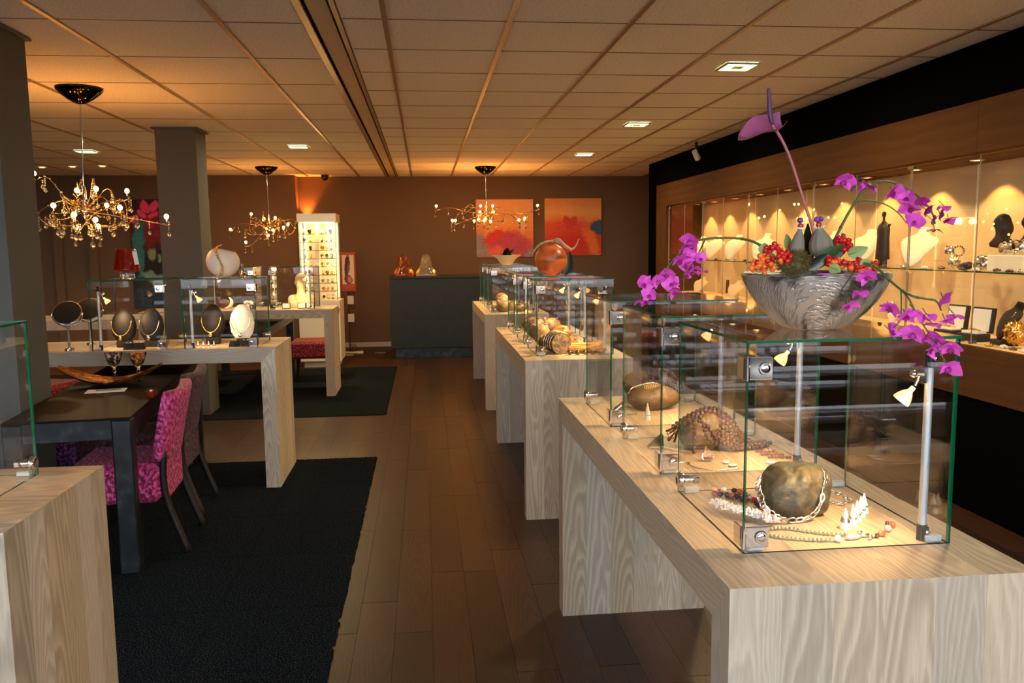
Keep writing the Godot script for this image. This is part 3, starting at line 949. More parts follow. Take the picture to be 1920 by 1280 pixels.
# ---------------------------------------------------------------- chandeliers
func chandelier(label: String, top: Vector3, core: Vector3, bulbs: Array, drops: int, e: float, sd: int, reach: float) -> void:
	var r := RandomNumberGenerator.new()
	r.seed = sd
	var o := thing("chandelier", label, "chandelier", top, 0.0, "crystal chandeliers")
	var c := MB.new()
	c.lathe([Vector2(0.0, -0.105), Vector2(0.012, -0.104), Vector2(0.03, -0.1), Vector2(0.075, -0.075), Vector2(0.12, -0.04), Vector2(0.143, -0.016), Vector2(0.148, -0.004), Vector2(0.146, 0.0), Vector2(0.0, 0.0)], 36)
	obj("canopy", c.put(), M.canopy_dark, o)
	var k := core - top
	var s := MB.new()
	s.cyl(Vector3(0, -0.1, 0), Vector3(k.x, k.y + 0.14, k.z), 0.0055, 0.0055, 10)
	s.lathe([Vector2(0.004, 0.0), Vector2(0.014, 0.015), Vector2(0.02, 0.05), Vector2(0.012, 0.09), Vector2(0.007, 0.15)], 14, Transform3D(Basis(), k + Vector3(0, 0.02, 0)))
	obj("stem", s.put(), M.chrome, o)
	var hb := MB.new()
	hb.ball(k, Vector3.ONE * 0.032, 14, 10)
	hb.ball(k - Vector3(0, 0.04, 0), Vector3.ONE * 0.02, 12, 8)
	obj("hub", hb.put(), M.chrome, o)
	var bead := MB.new()
	var drop := MB.new()
	drop.lathe([Vector2(0.0, -0.032), Vector2(0.009, -0.026), Vector2(0.0135, -0.016), Vector2(0.0115, -0.004), Vector2(0.006, 0.008), Vector2(0.0, 0.016)], 8)
	var dm := drop.put()
	var bm := MB.new()
	bm.ball(Vector3.ZERO, Vector3(0.0155, 0.0175, 0.0155), 12, 8)
	var bmesh := bm.put()
	var soc := MB.new()
	soc.cyl(Vector3(0, -0.035, 0), Vector3(0, -0.008, 0), 0.006, 0.007, 10)
	var smesh := soc.put()
	var holds := []
	for b in bulbs:
		var p: Vector3 = b - top
		var out := Vector3(p.x - k.x, 0, p.z - k.z)
		var side := out.cross(Vector3.UP).normalized() * r.randf_range(-0.12, 0.12)
		var dip := r.randf_range(-0.1, 0.14)
		var path := spline([k, k + out * 0.35 + Vector3(0, dip * 0.6 + (p.y - k.y) * 0.2, 0) + side, k + out * 0.72 + Vector3(0, dip + (p.y - k.y) * 0.7, 0) + side * 0.8, p + Vector3(0, -0.06, 0) + out.normalized() * 0.01, p + Vector3(0, -0.03, 0)], 7)
		var arm := MB.new()
		arm.tube(path, 0.0038, 6)
		obj("arm", arm.put(), M.warm_chrome, o)
		obj("socket", smesh, M.chrome, o, p)
		var bb := obj("bulb", bmesh, M.bulb_warm, o, p)
		omni(bb, Vector3.ZERO, Color(1.0, 0.6, 0.28), e, 0.0125)
		for q in range(3, path.size() - 3, 2):
			if r.randf() < 0.8: bead.ball(path[q] + Vector3(0, 0.006, 0), Vector3.ONE * r.randf_range(0.004, 0.0075), 7, 5)
		holds.append(path[path.size() - 4]); holds.append(path[int(path.size() * 0.55)])
	# looping wires without bulbs
	for q in 9:
		var a := TAU * q / 9.0 + r.randf() * 0.5
		var d := Vector3(cos(a), 0, sin(a)); var n := d.cross(Vector3.UP)
		var R := reach * r.randf_range(0.45, 0.8)
		var path := spline([k, k + d * R * 0.4 + Vector3(0, r.randf_range(0.02, 0.12), 0), k + d * R * 0.85 + Vector3(0, r.randf_range(-0.05, 0.13), 0) + n * 0.06, k + d * R + Vector3(0, -0.03, 0) + n * 0.12, k + d * R * 0.75 + Vector3(0, -0.1, 0) + n * 0.1, k + d * R * 0.55 + Vector3(0, -0.09, 0)], 7)
		var w := MB.new()
		w.tube(path, 0.003, 6)
		obj("arm", w.put(), M.warm_chrome, o)
		for z in range(4, path.size(), 3): bead.ball(path[z], Vector3.ONE * r.randf_range(0.004, 0.0075), 7, 5)
		holds.append(path[int(path.size() * 0.6)]); holds.append(path[-1])
	for q in drops:
		var hp: Vector3 = holds[q % holds.size()]
		if q >= holds.size(): hp += Vector3(r.randf_range(-0.03, 0.03), r.randf_range(-0.02, 0.0), r.randf_range(-0.03, 0.03))
		var ln := r.randf_range(0.02, 0.07)
		var cn := int(ln / 0.014) + 1
		for z in cn: bead.ball(hp - Vector3(0, 0.012 * (z + 0.5), 0), Vector3.ONE * 0.0055, 7, 5)
		obj("crystal_drop", dm, M.crystal, o, hp - Vector3(0, 0.012 * cn + 0.016, 0), Basis().scaled(Vector3.ONE * r.randf_range(0.85, 1.35)))
	var bo := obj("bead_strings", bead.put(), M.crystal, o)
	bo.set_meta("kind", "stuff")

func chandeliers() -> void:
	var b := []
	var z := 5.9
	for q in [[63, 325, 0.1], [144, 357, -0.1], [180, 354, 0.1], [238, 358, -0.25], [100, 385, 0.15], [225, 389, 0.2], [139, 402, 0.3], [179, 412, 0.25], [142, 426, 0.1], [184, 424, -0.2], [312, 406, 0.0], [120, 395, -0.35], [200, 385, -0.35]]:
		b.append(at_z(q[0], q[1], z - q[2]))
	chandelier("large crystal chandelier hanging by the first grey pillar", Vector3(-2.27, CEIL, -5.9), at_z(160, 396, 5.9), b, 56, 0.013, 101, 0.42)
	b = []
	z = 11.3
	for q in [[432, 430, 0.0], [471, 401, 0.15], [495, 410, -0.1], [516, 408, 0.1], [532, 426, 0.25], [512, 431, 0.3], [503, 441, 0.15], [570, 430, 0.0], [461, 454, 0.1], [500, 428, -0.35], [540, 420, -0.3]]:
		b.append(at_z(q[0], q[1], z - q[2]))
	var t2 := at_z(500, 326, 11.3)
	chandelier("crystal chandelier hanging beside the lit watch tower", Vector3(t2.x, CEIL, -11.3), at_z(505, 426, 11.3), b, 30, 0.015, 103, 0.45)
	b = []
	for q in [[818, 386, 0.0], [848, 413, 0.2], [854, 413, 0.1], [901, 386, -0.1], [924, 386, 0.1], [900, 397, 0.3], [925, 397, -0.3], [908, 413, 0.25], [920, 415, 0.3], [973, 412, -0.2], [984, 409, 0.1], [1008, 385, 0.0], [889, 414, -0.3], [897, 411, -0.1]]:
		b.append(at_z(q[0], q[1], z - q[2]))
	var t3 := at_z(910, 318, 11.3)
	chandelier("wide crystal chandelier hanging before the two square paintings", Vector3(t3.x, CEIL, -11.3), at_z(912, 401, 11.3), b, 30, 0.022, 105, 0.5)

func downlights() -> void:
	var names := ["recessed square ceiling light with a gold middle plate over the cabinet aisle", "recessed square ceiling light between two others over the cabinet aisle", "recessed square ceiling light near the far end of the cabinet", "recessed square ceiling light in front of the watch tower", "recessed square ceiling light behind the first chandelier", "recessed square ceiling light above the first display table"]
	var i := 0
	var fr := MB.new()
	for s in [-1, 1]:
		fr.cbox(Vector3(s * 0.098, -0.002, 0), Vector3(0.014, 0.012, 0.21), 0.002)
		fr.cbox(Vector3(0, -0.002, s * 0.098), Vector3(0.182, 0.012, 0.014), 0.002)
	var frame := fr.put()
	var lens := boxm(Vector3(0.182, 0.006, 0.182), 0.001)
	var mid := boxm(Vector3(0.07, 0.006, 0.07), 0.001)
	for q in [[1383, 125], [1194, 233], [1095, 290], [559, 275], [162, 284], [-2.6, 0]]:
		# the row over the cabinet aisle goes on at the same spacing towards the shop window
		var lp: Vector3 = at_y(q[0], q[1], CEIL - 0.004) if q[0] > 0.0 else Vector3(1.935, CEIL - 0.004, q[0])
		var o := thing("square_downlight", names[i], "ceiling light", lp, 0.0, "recessed square ceiling lights")
		obj("frame", frame, M.clip_grey, o)
		obj("lamp_lens", lens, M.downlight_glow, o)
		obj("lamp_plate", mid, M.gold, o, Vector3(0, -0.004, 0))
		var l := AreaLight3D.new()
		l.name = "lamp_light"
		l.area_size = Vector2(0.18, 0.18); l.light_color = Color(1.0, 0.9, 0.68); l.light_energy = 1.0; l.area_range = 12.0; l.shadow_enabled = true
		o.add_child(l)
		l.position = Vector3(0, -0.012, 0); l.rotation.x = -PI * 0.5
		i += 1
	for q in [[79, 314], [136, 313], [192, 312]]:
		var o := thing("ceiling_spot", "small round recessed spot in the row over the dark rear wall", "ceiling light", at_y(q[0], q[1], CEIL - 0.003), 0.0, "small round spots at the rear")
		var mb := MB.new()
		mb.lathe([Vector2(0.032, -0.001), Vector2(0.045, -0.004), Vector2(0.048, 0.0), Vector2(0.048, 0.004)], 24)
		obj("ring", mb.put(), M.chrome, o)
		var ml := MB.new()
		ml.cyl(Vector3(0, -0.001, 0), Vector3(0, 0.002, 0), 0.034, 0.034, 20)
		obj("lamp_lens", ml.put(), M.niche_glow, o)
		spot(o, Vector3(0, -0.01, 0), Vector3.DOWN, Color(1.0, 0.66, 0.33), 0.6, 45.0, 0.03, 0.8)

# ---------------------------------------------------------------- wall cabinet
const NX := 3.05
func cabinet() -> void:
	var z0 := 2.2; var z1 := 10.57
	# black partition that holds the cabinet
	var k := 0
	for q in [[0.0, 0.65, -1.4, 10.98], [2.29, CEIL, -1.4, 10.98], [0.65, 2.29, z1, 10.98], [0.65, 2.29, -1.4, z0]]:
		k += 1
		wall_box("wall_right_%d" % k, Vector3(NX, q[0], -q[3]), Vector3(3.9, q[1], -q[2]), M.wall_black)
	var o := thing("display_cabinet", "long built-in wall cabinet with warm wood frame and glass sliding doors", "cabinet", Vector3(NX, 0, 0))
	# veneer boards round the opening
	for q in [["top_board", 2.01, 2.29, z0, z1], ["bottom_board", 0.65, 0.94, z0, z1], ["end_board", 0.94, 2.01, 10.16, z1]]:
		var part := hub(q[0], o)
		if q[0] == "end_board":
			part_board(part, Vector3(-0.012, q[1], -q[4]), Vector3(0.02, q[2], -q[3]), true)
		else:
			var n := 4
			for i in n:
				var a: float = lerpf(q[3], q[4], float(i) / n); var b: float = lerpf(q[3], q[4], float(i + 1) / n)
				part_board(part, Vector3(-0.012, q[1], -b + 0.0006), Vector3(0.02, q[2], -a - 0.0006), false)
	# inside of the niche
	obj("rear_panel", boxm(Vector3(0.02, 1.07, 10.16 - z0)), M.niche_panel, o, Vector3(0.47, 1.475, -(10.16 + z0) * 0.5))
	var fl := MB.new()
	part_uv(fl, Vector3(0.02, 0.915, -10.16), Vector3(0.46, 0.94, -z0))
	obj("niche_floor", fl.put(), M.cream_linen, o)
	var tp := MB.new()
	part_uv(tp, Vector3(0.02, 2.01, -10.16), Vector3(0.46, 2.03, -z0))
	obj("niche_top", tp.put(), M.veneer, o)
	for z in [z0, 10.16]:
		var sd := MB.new()
		part_uv(sd, Vector3(0.02, 0.94, -z - 0.01), Vector3(0.46, 2.01, -z + 0.01))
		obj("niche_side", sd.put(), M.veneer, o)
	# backing joints, glass shelf in lengths, sliding doors, posts
	for z in [4.93, 6.1, 7.28, 8.45, 9.6]:
		obj("panel_joint", boxm(Vector3(0.004, 1.07, 0.012)), M.cream, o, Vector3(0.459, 1.475, -z))
	var seams := [2.4, 3.66, 4.965, 6.28, 7.6, 8.88, 10.15]
	for i in seams.size() - 1:
		var w: float = seams[i + 1] - seams[i]
		var mz: float = -(seams[i] + seams[i + 1]) * 0.5
		obj("shelf", glass_mesh(Vector3(0.36, 0.008, w - 0.006)), [M.glass, M.glass_edge], o, Vector3(0.25, 1.35, mz))
		obj("door_pane", sheet_mesh(Vector3(0.006, 1.05, w * 0.5 - 0.002)), [M.glass, M.post_line], o, Vector3(0.03, 1.475, mz - w * 0.25))
		obj("door_pane", sheet_mesh(Vector3(0.006, 1.05, w * 0.5 - 0.002)), [M.glass, M.post_line], o, Vector3(0.03, 1.475, mz + w * 0.25))
	for z in seams:
		obj("post", boxm(Vector3(0.006, 1.06, 0.006), 0.001), M.post_line, o, Vector3(0.04, 1.475, -z))
		obj("clamp", boxm(Vector3(0.03, 0.026, 0.06), 0.003), M.chrome, o, Vector3(0.036, 1.99, -z))
		obj("clamp", boxm(Vector3(0.03, 0.018, 0.03), 0.003), M.chrome, o, Vector3(0.04, 1.34, -z))
	# recessed lamps in the top of the niche
	var rg := MB.new()
	rg.lathe([Vector2(0.026, -0.001), Vector2(0.036, -0.005), Vector2(0.04, 0.0), Vector2(0.04, 0.003)], 20)
	var ring := rg.put()
	var ls := MB.new()
	ls.cyl(Vector3(0, -0.0015, 0), Vector3(0, 0.002, 0), 0.027, 0.027, 18)
	var lens := ls.put()
	for z in [2.75, 3.4, 4.04, 4.68, 5.3, 5.92, 6.58, 7.25, 7.9, 8.55, 9.18, 9.8]:
		var d := hub("downlight", o, Vector3(0.27, 2.008, -z))
		obj("ring", ring, M.chrome, d)
		obj("lamp_lens", lens, M.niche_glow, d)
		spot(d, Vector3(0, -0.008, 0), Vector3(0.16, -1, 0), Color(1.0, 0.74, 0.42), 0.16, 46.0, 0.02, 0.25)

func part_uv(mb: MB, lo: Vector3, hi: Vector3) -> void:
	var i := mb.v.size()
	mb.box((lo + hi) * 0.5, hi - lo)
	for q in range(i, mb.v.size()):
		var p := mb.v[q] - lo
		mb.t[q] = Vector2((p.x + p.y) * 1.2, p.z * 0.42)
func part_board(parent: Node, lo: Vector3, hi: Vector3, upright: bool) -> void:
	var mb := MB.new()
	mb.cbox((lo + hi) * 0.5, hi - lo, 0.0015)
	var sh := rng.randf()
	for q in mb.v.size():
		var p := mb.v[q] - lo
		mb.t[q] = Vector2(p.z * 1.6 + sh, p.y * 0.42 + sh) if upright else Vector2(p.y * 1.9 + sh, p.z * 0.42 + sh * 3.0)
	obj("board", mb.put(), M.veneer, parent)

# necklace display form: neck, shoulders and a chest that leans back on its foot
func bust_mesh(wide := 1.0) -> ArrayMesh:
	var mb := MB.new()
	mb.loft([[Vector3(0, 0.0, 0.0), 0.012 * wide, 0.008], [Vector3(0, 0.02, 0.004), 0.035 * wide, 0.014], [Vector3(0, 0.06, 0.008), 0.06 * wide, 0.02], [Vector3(0, 0.11, 0.004), 0.086 * wide, 0.024], [Vector3(0, 0.15, -0.002), 0.098 * wide, 0.024], [Vector3(0, 0.172, -0.006), 0.086 * wide, 0.022], [Vector3(0, 0.186, -0.01), 0.055 * wide, 0.022], [Vector3(0, 0.2, -0.012), 0.036 * wide, 0.022], [Vector3(0, 0.225, -0.014), 0.033 * wide, 0.021], [Vector3(0, 0.236, -0.015), 0.034 * wide, 0.022]], 24)
	return mb.put()
func prop_mesh() -> ArrayMesh:
	var mb := MB.new()
	mb.cbox(Vector3(0, 0.06, 0), Vector3(0.05, 0.12, 0.006), 0.001)
	return mb.put()

func cabinet_items() -> void:
	var bm := bust_mesh()
	var pm := prop_mesh()
	var top := 1.3555
	var txt := ["next to the end board", "second from the end board", "third from the end board", "fourth from the end board", "fifth from the end board", "sixth from the end board", "beside the black dress figurine", "between the dress figurine and silver bracelets"]
	var zs := [9.57, 9.04, 8.44, 7.7, 6.95, 6.35, 5.82, 5.16]
	for i in zs.size():
		var o := thing("necklace_bust", "cream necklace bust on the glass shelf, " + txt[i], "jewellery bust", Vector3(3.25, top, -zs[i]), -PI * 0.5 + 0.55, "cream busts on the cabinet shelf")
		obj("form", bm, M.cream, o, Vector3(0, 0.014, 0.05), Basis(Vector3.RIGHT, -0.62).scaled(Vector3.ONE * 1.3))
		obj("prop", pm, M.cream, o, Vector3(0, 0.004, -0.055), Basis(Vector3.RIGHT, 0.18))
	# lower row of forms
	for q in [[9.46, "cream necklace bust on the niche floor by the end board"], [8.35, "cream necklace bust on the niche floor beside the small framed picture"]]:
		var o := thing("necklace_bust", q[1], "jewellery bust", Vector3(3.25, 0.942, -q[0]), -PI * 0.5 + 0.55, "cream busts on the niche floor")
		obj("form", bm, M.cream_linen, o, Vector3(0, 0.01, 0.05), Basis(Vector3.RIGHT, -0.62))
		obj("prop", pm, M.cream_linen, o, Vector3(0, 0.004, -0.055), Basis(Vector3.RIGHT, 0.18))
	# dress figurine
	var f := thing("dress_figurine", "slim black dress figurine with small head on glass shelf", "figurine", Vector3(3.25, top, -5.545), -PI * 0.5 + 0.3)
	var mb := MB.new()
	mb.loft([[Vector3(0, 0.0, 0), 0.034, 0.03], [Vector3(0, 0.045, 0), 0.034, 0.03], [Vector3(0, 0.05, 0), 0.056, 0.036], [Vector3(0, 0.09, 0), 0.053, 0.035], [Vector3(0, 0.2, 0), 0.047, 0.032], [Vector3(0, 0.26, 0), 0.05, 0.034], [Vector3(0.003, 0.29, 0), 0.042, 0.028], [Vector3(0.002, 0.31, 0), 0.016, 0.014], [Vector3(0.0, 0.325, 0), 0.008, 0.008]], 22)
	obj("dress", mb.put(), M.black_bronze, f)
	var hd := MB.new()
	hd.loft([[Vector3(0, 0.322, 0), 0.007, 0.007], [Vector3(0, 0.345, 0), 0.008, 0.008], [Vector3(0, 0.355, 0), 0.014, 0.014], [Vector3(0, 0.372, 0), 0.015, 0.015], [Vector3(0, 0.385, 0), 0.008, 0.008]], 14)
	obj("head", hd.put(), M.black_bronze, f)
	var sh := MB.new()
	sh.poly([Vector2(0, 0), Vector2(0.03, 0.012), Vector2(0.012, -0.02)], Vector3(0.03, 0.285, -0.008), Vector3.RIGHT, Vector3.UP, Vector3.BACK, 0.016)
	obj("collar", sh.put(), M.black_bronze, f)
	# dark torsos held up on thin rods
	for q in [[1875, 4.43, "black torso with turned head raised on a thin rod"], [1932, 4.2, "black torso on a rod, cut by the near cabinet glass"]]:
		var o := thing("torso_stand", q[2], "jewellery bust", Vector3(3.335, top, -q[1]), -0.64, "black torsos on rods in the cabinet")
		var rod := MB.new()
		rod.cyl(Vector3(0, 0, 0), Vector3(0, 0.16, 0), 0.004, 0.004, 8)
		rod.cyl(Vector3(0, 0, 0), Vector3(0, 0.006, 0), 0.045, 0.045, 24)
		obj("rod", rod.put(), M.chrome, o)
		var to := MB.new()
		net([[Vector3(-0.02, 0.16, 0), Vector3(0.07, 0.14, 0), 0.032, 0.02], [Vector3(0.06, 0.15, 0), Vector3(0.14, 0.125, 0), 0.024, 0.014], [Vector3(-0.02, 0.17, 0), Vector3(-0.06, 0.15, 0.01), 0.03, 0.018], [Vector3(-0.01, 0.18, 0), Vector3(0.0, 0.24, 0), 0.03, 0.03], [Vector3(0, 0.24, 0), Vector3(-0.01, 0.285, 0), 0.046, 0.042], [Vector3(-0.045, 0.27, 0), Vector3(-0.055, 0.265, 0), 0.014, 0.01]], 0.025, 0.012, to, Vector3(1, 1, 0.7))
		obj("torso", to.put(), M.black_leather, o)
	# bracelets: open rings standing or stacked
	var bg := [[4.70, 0.0, 0.034, "tall silver cuff bracelet at the foot of the bracelet stack", 0.3], [4.755, 0.075, 0.03, "silver cuff bracelet on top of the bracelet stack", 0.8], [4.665, 0.074, 0.028, "dark cuff bracelet leaning on the stacked silver one", -0.5], [4.45, 0.0, 0.038, "wide silver bangle standing on the glass shelf", 0.5], [4.40, 0.0, 0.034, "wide silver bangle with a dark inside, on the shelf", 1.0], [4.2, 0.09, 0.036, "beaded silver bangle on the white riser", 0.2], [4.13, 0.09, 0.036, "beaded silver bangle at the end of the white riser", 0.9], [4.27, 0.09, 0.03, "small beaded bangle on the white riser", 1.4]]
	for q in bg:
		var o := thing("bangle", q[3], "bracelet", Vector3(3.22, top + q[1] + q[2] + 0.009, -q[0]), q[4])
		var m := MB.new()
		m.lathe([Vector2(q[2] - 0.004, -0.018), Vector2(q[2], -0.018), Vector2(q[2] + 0.001, 0.0), Vector2(q[2], 0.018), Vector2(q[2] - 0.004, 0.018), Vector2(q[2] - 0.0045, 0.0), Vector2(q[2] - 0.004, -0.018)], 30, Transform3D(Basis(Vector3.RIGHT, PI * 0.5), Vector3.ZERO))
		obj("band", m.put(), M.silver, o)
		var bb := MB.new()
		for k in 14: bb.ball(Vector3(cos(TAU * k / 14.0), sin(TAU * k / 14.0), 0) * (q[2] + 0.003), Vector3.ONE * 0.005, 8, 6)
		obj("stones", bb.put(), M.dark_chrome if q[4] < 0 else M.silver, o)
	var ris := thing("riser", "white block riser under the beaded bangles", "riser", Vector3(3.22, top + 0.045, -4.2))
	obj("block", boxm(Vector3(0.1, 0.09, 0.28), 0.003), M.cream, ris)
	for q in [[4.61, 0.03, 0.022], [4.53, 0.06, 0.028], [4.53, -0.03, 0.02]]:
		var o := thing("dark_ornament", "small black leather ornament lying between the bangles", "ornament", Vector3(3.2 + q[1], top + q[2], -q[0]), q[1] * 20.0, "black ornaments between the bangles")
		var m := MB.new()
		m.ball(Vector3.ZERO, Vector3(0.04, q[2], 0.03), 14, 8)
		m.ball(Vector3(0.0, 0.012, 0.02), Vector3(0.02, 0.014, 0.02), 10, 6)
		obj("pad", m.put(), M.black_leather, o)
	# ring cones on the shelf
	for k in 3: ring_cone(Vector3(3.16, top, -5.52 - k * 0.035), 0.05, "small cream ring cone on the shelf beside the dress figurine", "ring cones on the cabinet shelf", 0.012)
	# lower floor: hand form, watch boxes, black bust with gold chain, jewels along the front edge
	var hnd := thing("hand_display", "cream hand-shaped ring display on niche floor", "hand display", Vector3(3.25, 0.966, -5.39), -PI * 0.5)
	var hm := MB.new()
	var caps := [[Vector3(0, 0.0, 0), Vector3(0, 0.05, 0), 0.02, 0.026], [Vector3(-0.012, 0.05, 0), Vector3(0.014, 0.05, 0), 0.026, 0.026], [Vector3(0.034, 0.035, 0), Vector3(0.052, 0.075, 0.01), 0.011, 0.008]]
	for k in 4: caps.append([Vector3(-0.026 + k * 0.017, 0.07, 0), Vector3(-0.03 + k * 0.019, 0.125 + [0.0, 0.016, 0.02, 0.008][k], 0.012), 0.0095, 0.0075])
	net(caps, 0.008, 0.006, hm)
	obj("hand", hm.put(), M.cream, hnd)
	for q in [[4.72, "open black watch box with white lining, partly behind orchids"], [4.49, "open black watch box with white lining and gold watch"]]:
		var o := thing("watch_box", q[1], "watch box", Vector3(3.24, 0.94, -q[0]), -PI * 0.5 + 0.15, "open watch boxes")
		obj("base", boxm(Vector3(0.15, 0.045, 0.1), 0.004), M.black_leather, o, Vector3(0, 0.0225, 0.02))
		obj("lid", boxm(Vector3(0.15, 0.15, 0.03), 0.004), M.black_leather, o, Vector3(0, 0.12, -0.045), Basis(Vector3.RIGHT, -0.12))
		obj("lining", boxm(Vector3(0.13, 0.13, 0.004), 0.001), M.paper, o, Vector3(0, 0.121, -0.0285), Basis(Vector3.RIGHT, -0.12))
		obj("cushion", boxm(Vector3(0.12, 0.02, 0.075), 0.006), M.paper, o, Vector3(0, 0.05, 0.02))
		var wt := MB.new()
		wt.tube(spline([Vector3(-0.04, 0.062, 0.02), Vector3(-0.02, 0.068, 0.03), Vector3(0.0, 0.066, 0.02), Vector3(0.03, 0.068, 0.028), Vector3(0.05, 0.062, 0.02)], 5), 0.004, 6)
		wt.cyl(Vector3(0, 0.064, 0.02), Vector3(0, 0.072, 0.022), 0.013, 0.012, 16)
		obj("watch", wt.put(), M.gold, o)
	var bb2 := thing("necklace_bust", "black necklace bust wearing a fringed gold necklace", "jewellery bust", Vector3(3.25, 0.94, -4.27), -PI * 0.5 - 0.2)
	obj("form", bust_mesh(0.95), M.black_leather, bb2, Vector3(0, 0.03, 0.03), Basis(Vector3.RIGHT, -0.45))
	obj("foot", boxm(Vector3(0.13, 0.03, 0.1), 0.006), M.black_leather, bb2, Vector3(0, 0.015, 0))
	var gn := MB.new()
	for k in 17:
		var a := PI * (k / 16.0)
		var p := Vector3(-cos(a) * 0.052, 0.165 - sin(a) * 0.07, 0.03 + 0.012 * sin(a))
		gn.ball(p, Vector3.ONE * 0.005, 8, 6)
		gn.cyl(p, p - Vector3(0, 0.02 * sin(a), -0.004), 0.003, 0.001, 6)
	obj("gold_fringe", gn.put(), M.gold, bb2, Vector3(0, 0.02, 0.0), Basis(Vector3.RIGHT, -0.35))
	var shl := thing("gold_shell", "crumpled gold shell ornament beside the black bust", "ornament", Vector3(3.2, 1.025, -4.12))
	var sm := MB.new()
	stone_mesh(sm, Vector3(0.05, 0.06, 0.06), 0.4, 8, 14.0)
	obj("shell", sm.put(), M.gold, shl)
	var pf := thing("framed_picture", "small dark framed picture standing in the cabinet", "picture frame", Vector3(3.44, 1.02, -9.02), -PI * 0.5)
	obj("frame", boxm(Vector3(0.14, 0.2, 0.012), 0.003), M.cream_linen, pf, Vector3(0, 0.02, 0), Basis(Vector3.RIGHT, -0.06))
	obj("print", boxm(Vector3(0.09, 0.15, 0.003)), M.bark, pf, Vector3(0, 0.025, 0.008), Basis(Vector3.RIGHT, -0.06))
	# rows of small pieces along the front of both levels
	var r := RandomNumberGenerator.new()
	r.seed = 55
	var kinds := ["gold", "silver", "pearl_white", "bead_amber", "dark_chrome", "pearl_bronze"]
	for lev in 2:
		var n := 26 if lev == 0 else 34
		for k in n:
			var z := lerpf(3.95, 9.9, pow((k + 0.5) / n, 1.35)) + r.randf_range(-0.03, 0.03)
			var y := 0.9405 if lev == 1 else top
			var wh := "glass shelf" if lev == 0 else "niche floor"
			var kn: String = kinds[r.randi() % kinds.size()]
			var o := thing("brooch", "small %s brooch in the front row on the %s" % [{"gold": "gold", "silver": "silver", "pearl_white": "white pearl", "bead_amber": "amber", "dark_chrome": "dark metal", "pearl_bronze": "bronze pearl"}[kn], wh], "brooch", Vector3(3.1 + r.randf_range(0.0, 0.05), y, -z), r.randf() * TAU, "brooches in the front row on the " + wh)
			var m := MB.new()
			var c := 3 + r.randi() % 5
			for q in c: m.ball(Vector3(cos(TAU * q / c) * 0.014, 0.008, sin(TAU * q / c) * 0.014), Vector3.ONE * r.randf_range(0.006, 0.01), 8, 6)
			m.ball(Vector3(0, 0.011, 0), Vector3(0.011, 0.01, 0.011), 10, 6)
			obj("setting", m.put(), M[kn], o)

func ring_cone(p: Vector3, h: float, label: String, group: String, rad := 0.01) -> Node3D:
	var o := thing("ring_cone", label, "ring holder", p, 0.0, group)
	var mb := MB.new()
	mb.lathe([Vector2(0.0, 0.0), Vector2(rad, 0.0), Vector2(rad, 0.001), Vector2(rad * 0.62, h * 0.5), Vector2(rad * 0.12, h * 0.97), Vector2(0.0, h)], 20)
	obj("cone", mb.put(), M.cone_white, o)
	return o

func stone_mesh(mb: MB, r: Vector3, rough: float, sd: int, freq := 6.0, seg := 40, flat := 0.0, boxy := 1.0) -> void:
	var f := noise(1.0, 4, sd)
	var rows := []
	var rings := seg / 2
	for i in range(rings, -1, -1):
		var th := PI * i / rings
		var row := []
		for j in seg:
			var d := Vector3(sin(th) * cos(TAU * j / seg), cos(th), -sin(th) * sin(TAU * j / seg))
			var q := 1.0 + rough * f.get_noise_3dv(d * r.normalized() * freq * 0.5)
			var e := Vector3(signf(d.x) * pow(absf(d.x), boxy), signf(d.y) * pow(absf(d.y), boxy), signf(d.z) * pow(absf(d.z), boxy))
			var p := e * r * q * lerpf(0.9, 1.0, boxy)
			if flat > 0.0: p.y = maxf(p.y, -r.y * flat)
			row.append(p)
		rows.append(row)
	mb.grid(rows, true, Vector2(2, 1))

# ---------------------------------------------------------------- back of the shop
func canvas(label: String, lo: Vector3, hi: Vector3, tex: Texture2D) -> void:
	var s := hi - lo
	var o := thing("painting", label, "painting", (lo + hi) * 0.5)
	obj("stretcher", boxm(Vector3(s.x, s.y, 0.026), 0.002), M.driftwood, o, Vector3(0, 0, -0.003))
	var m := StandardMaterial3D.new()
	m.albedo_texture = tex; m.roughness = 0.75
	var mb := MB.new()
	mb.box(Vector3.ZERO, Vector3(s.x, s.y, 0.004))
	for i in mb.v.size(): mb.t[i] = Vector2(mb.v[i].x / s.x + 0.5, 0.5 - mb.v[i].y / s.y)
	obj("canvas", mb.put(), m, o, Vector3(0, 0, 0.0135))

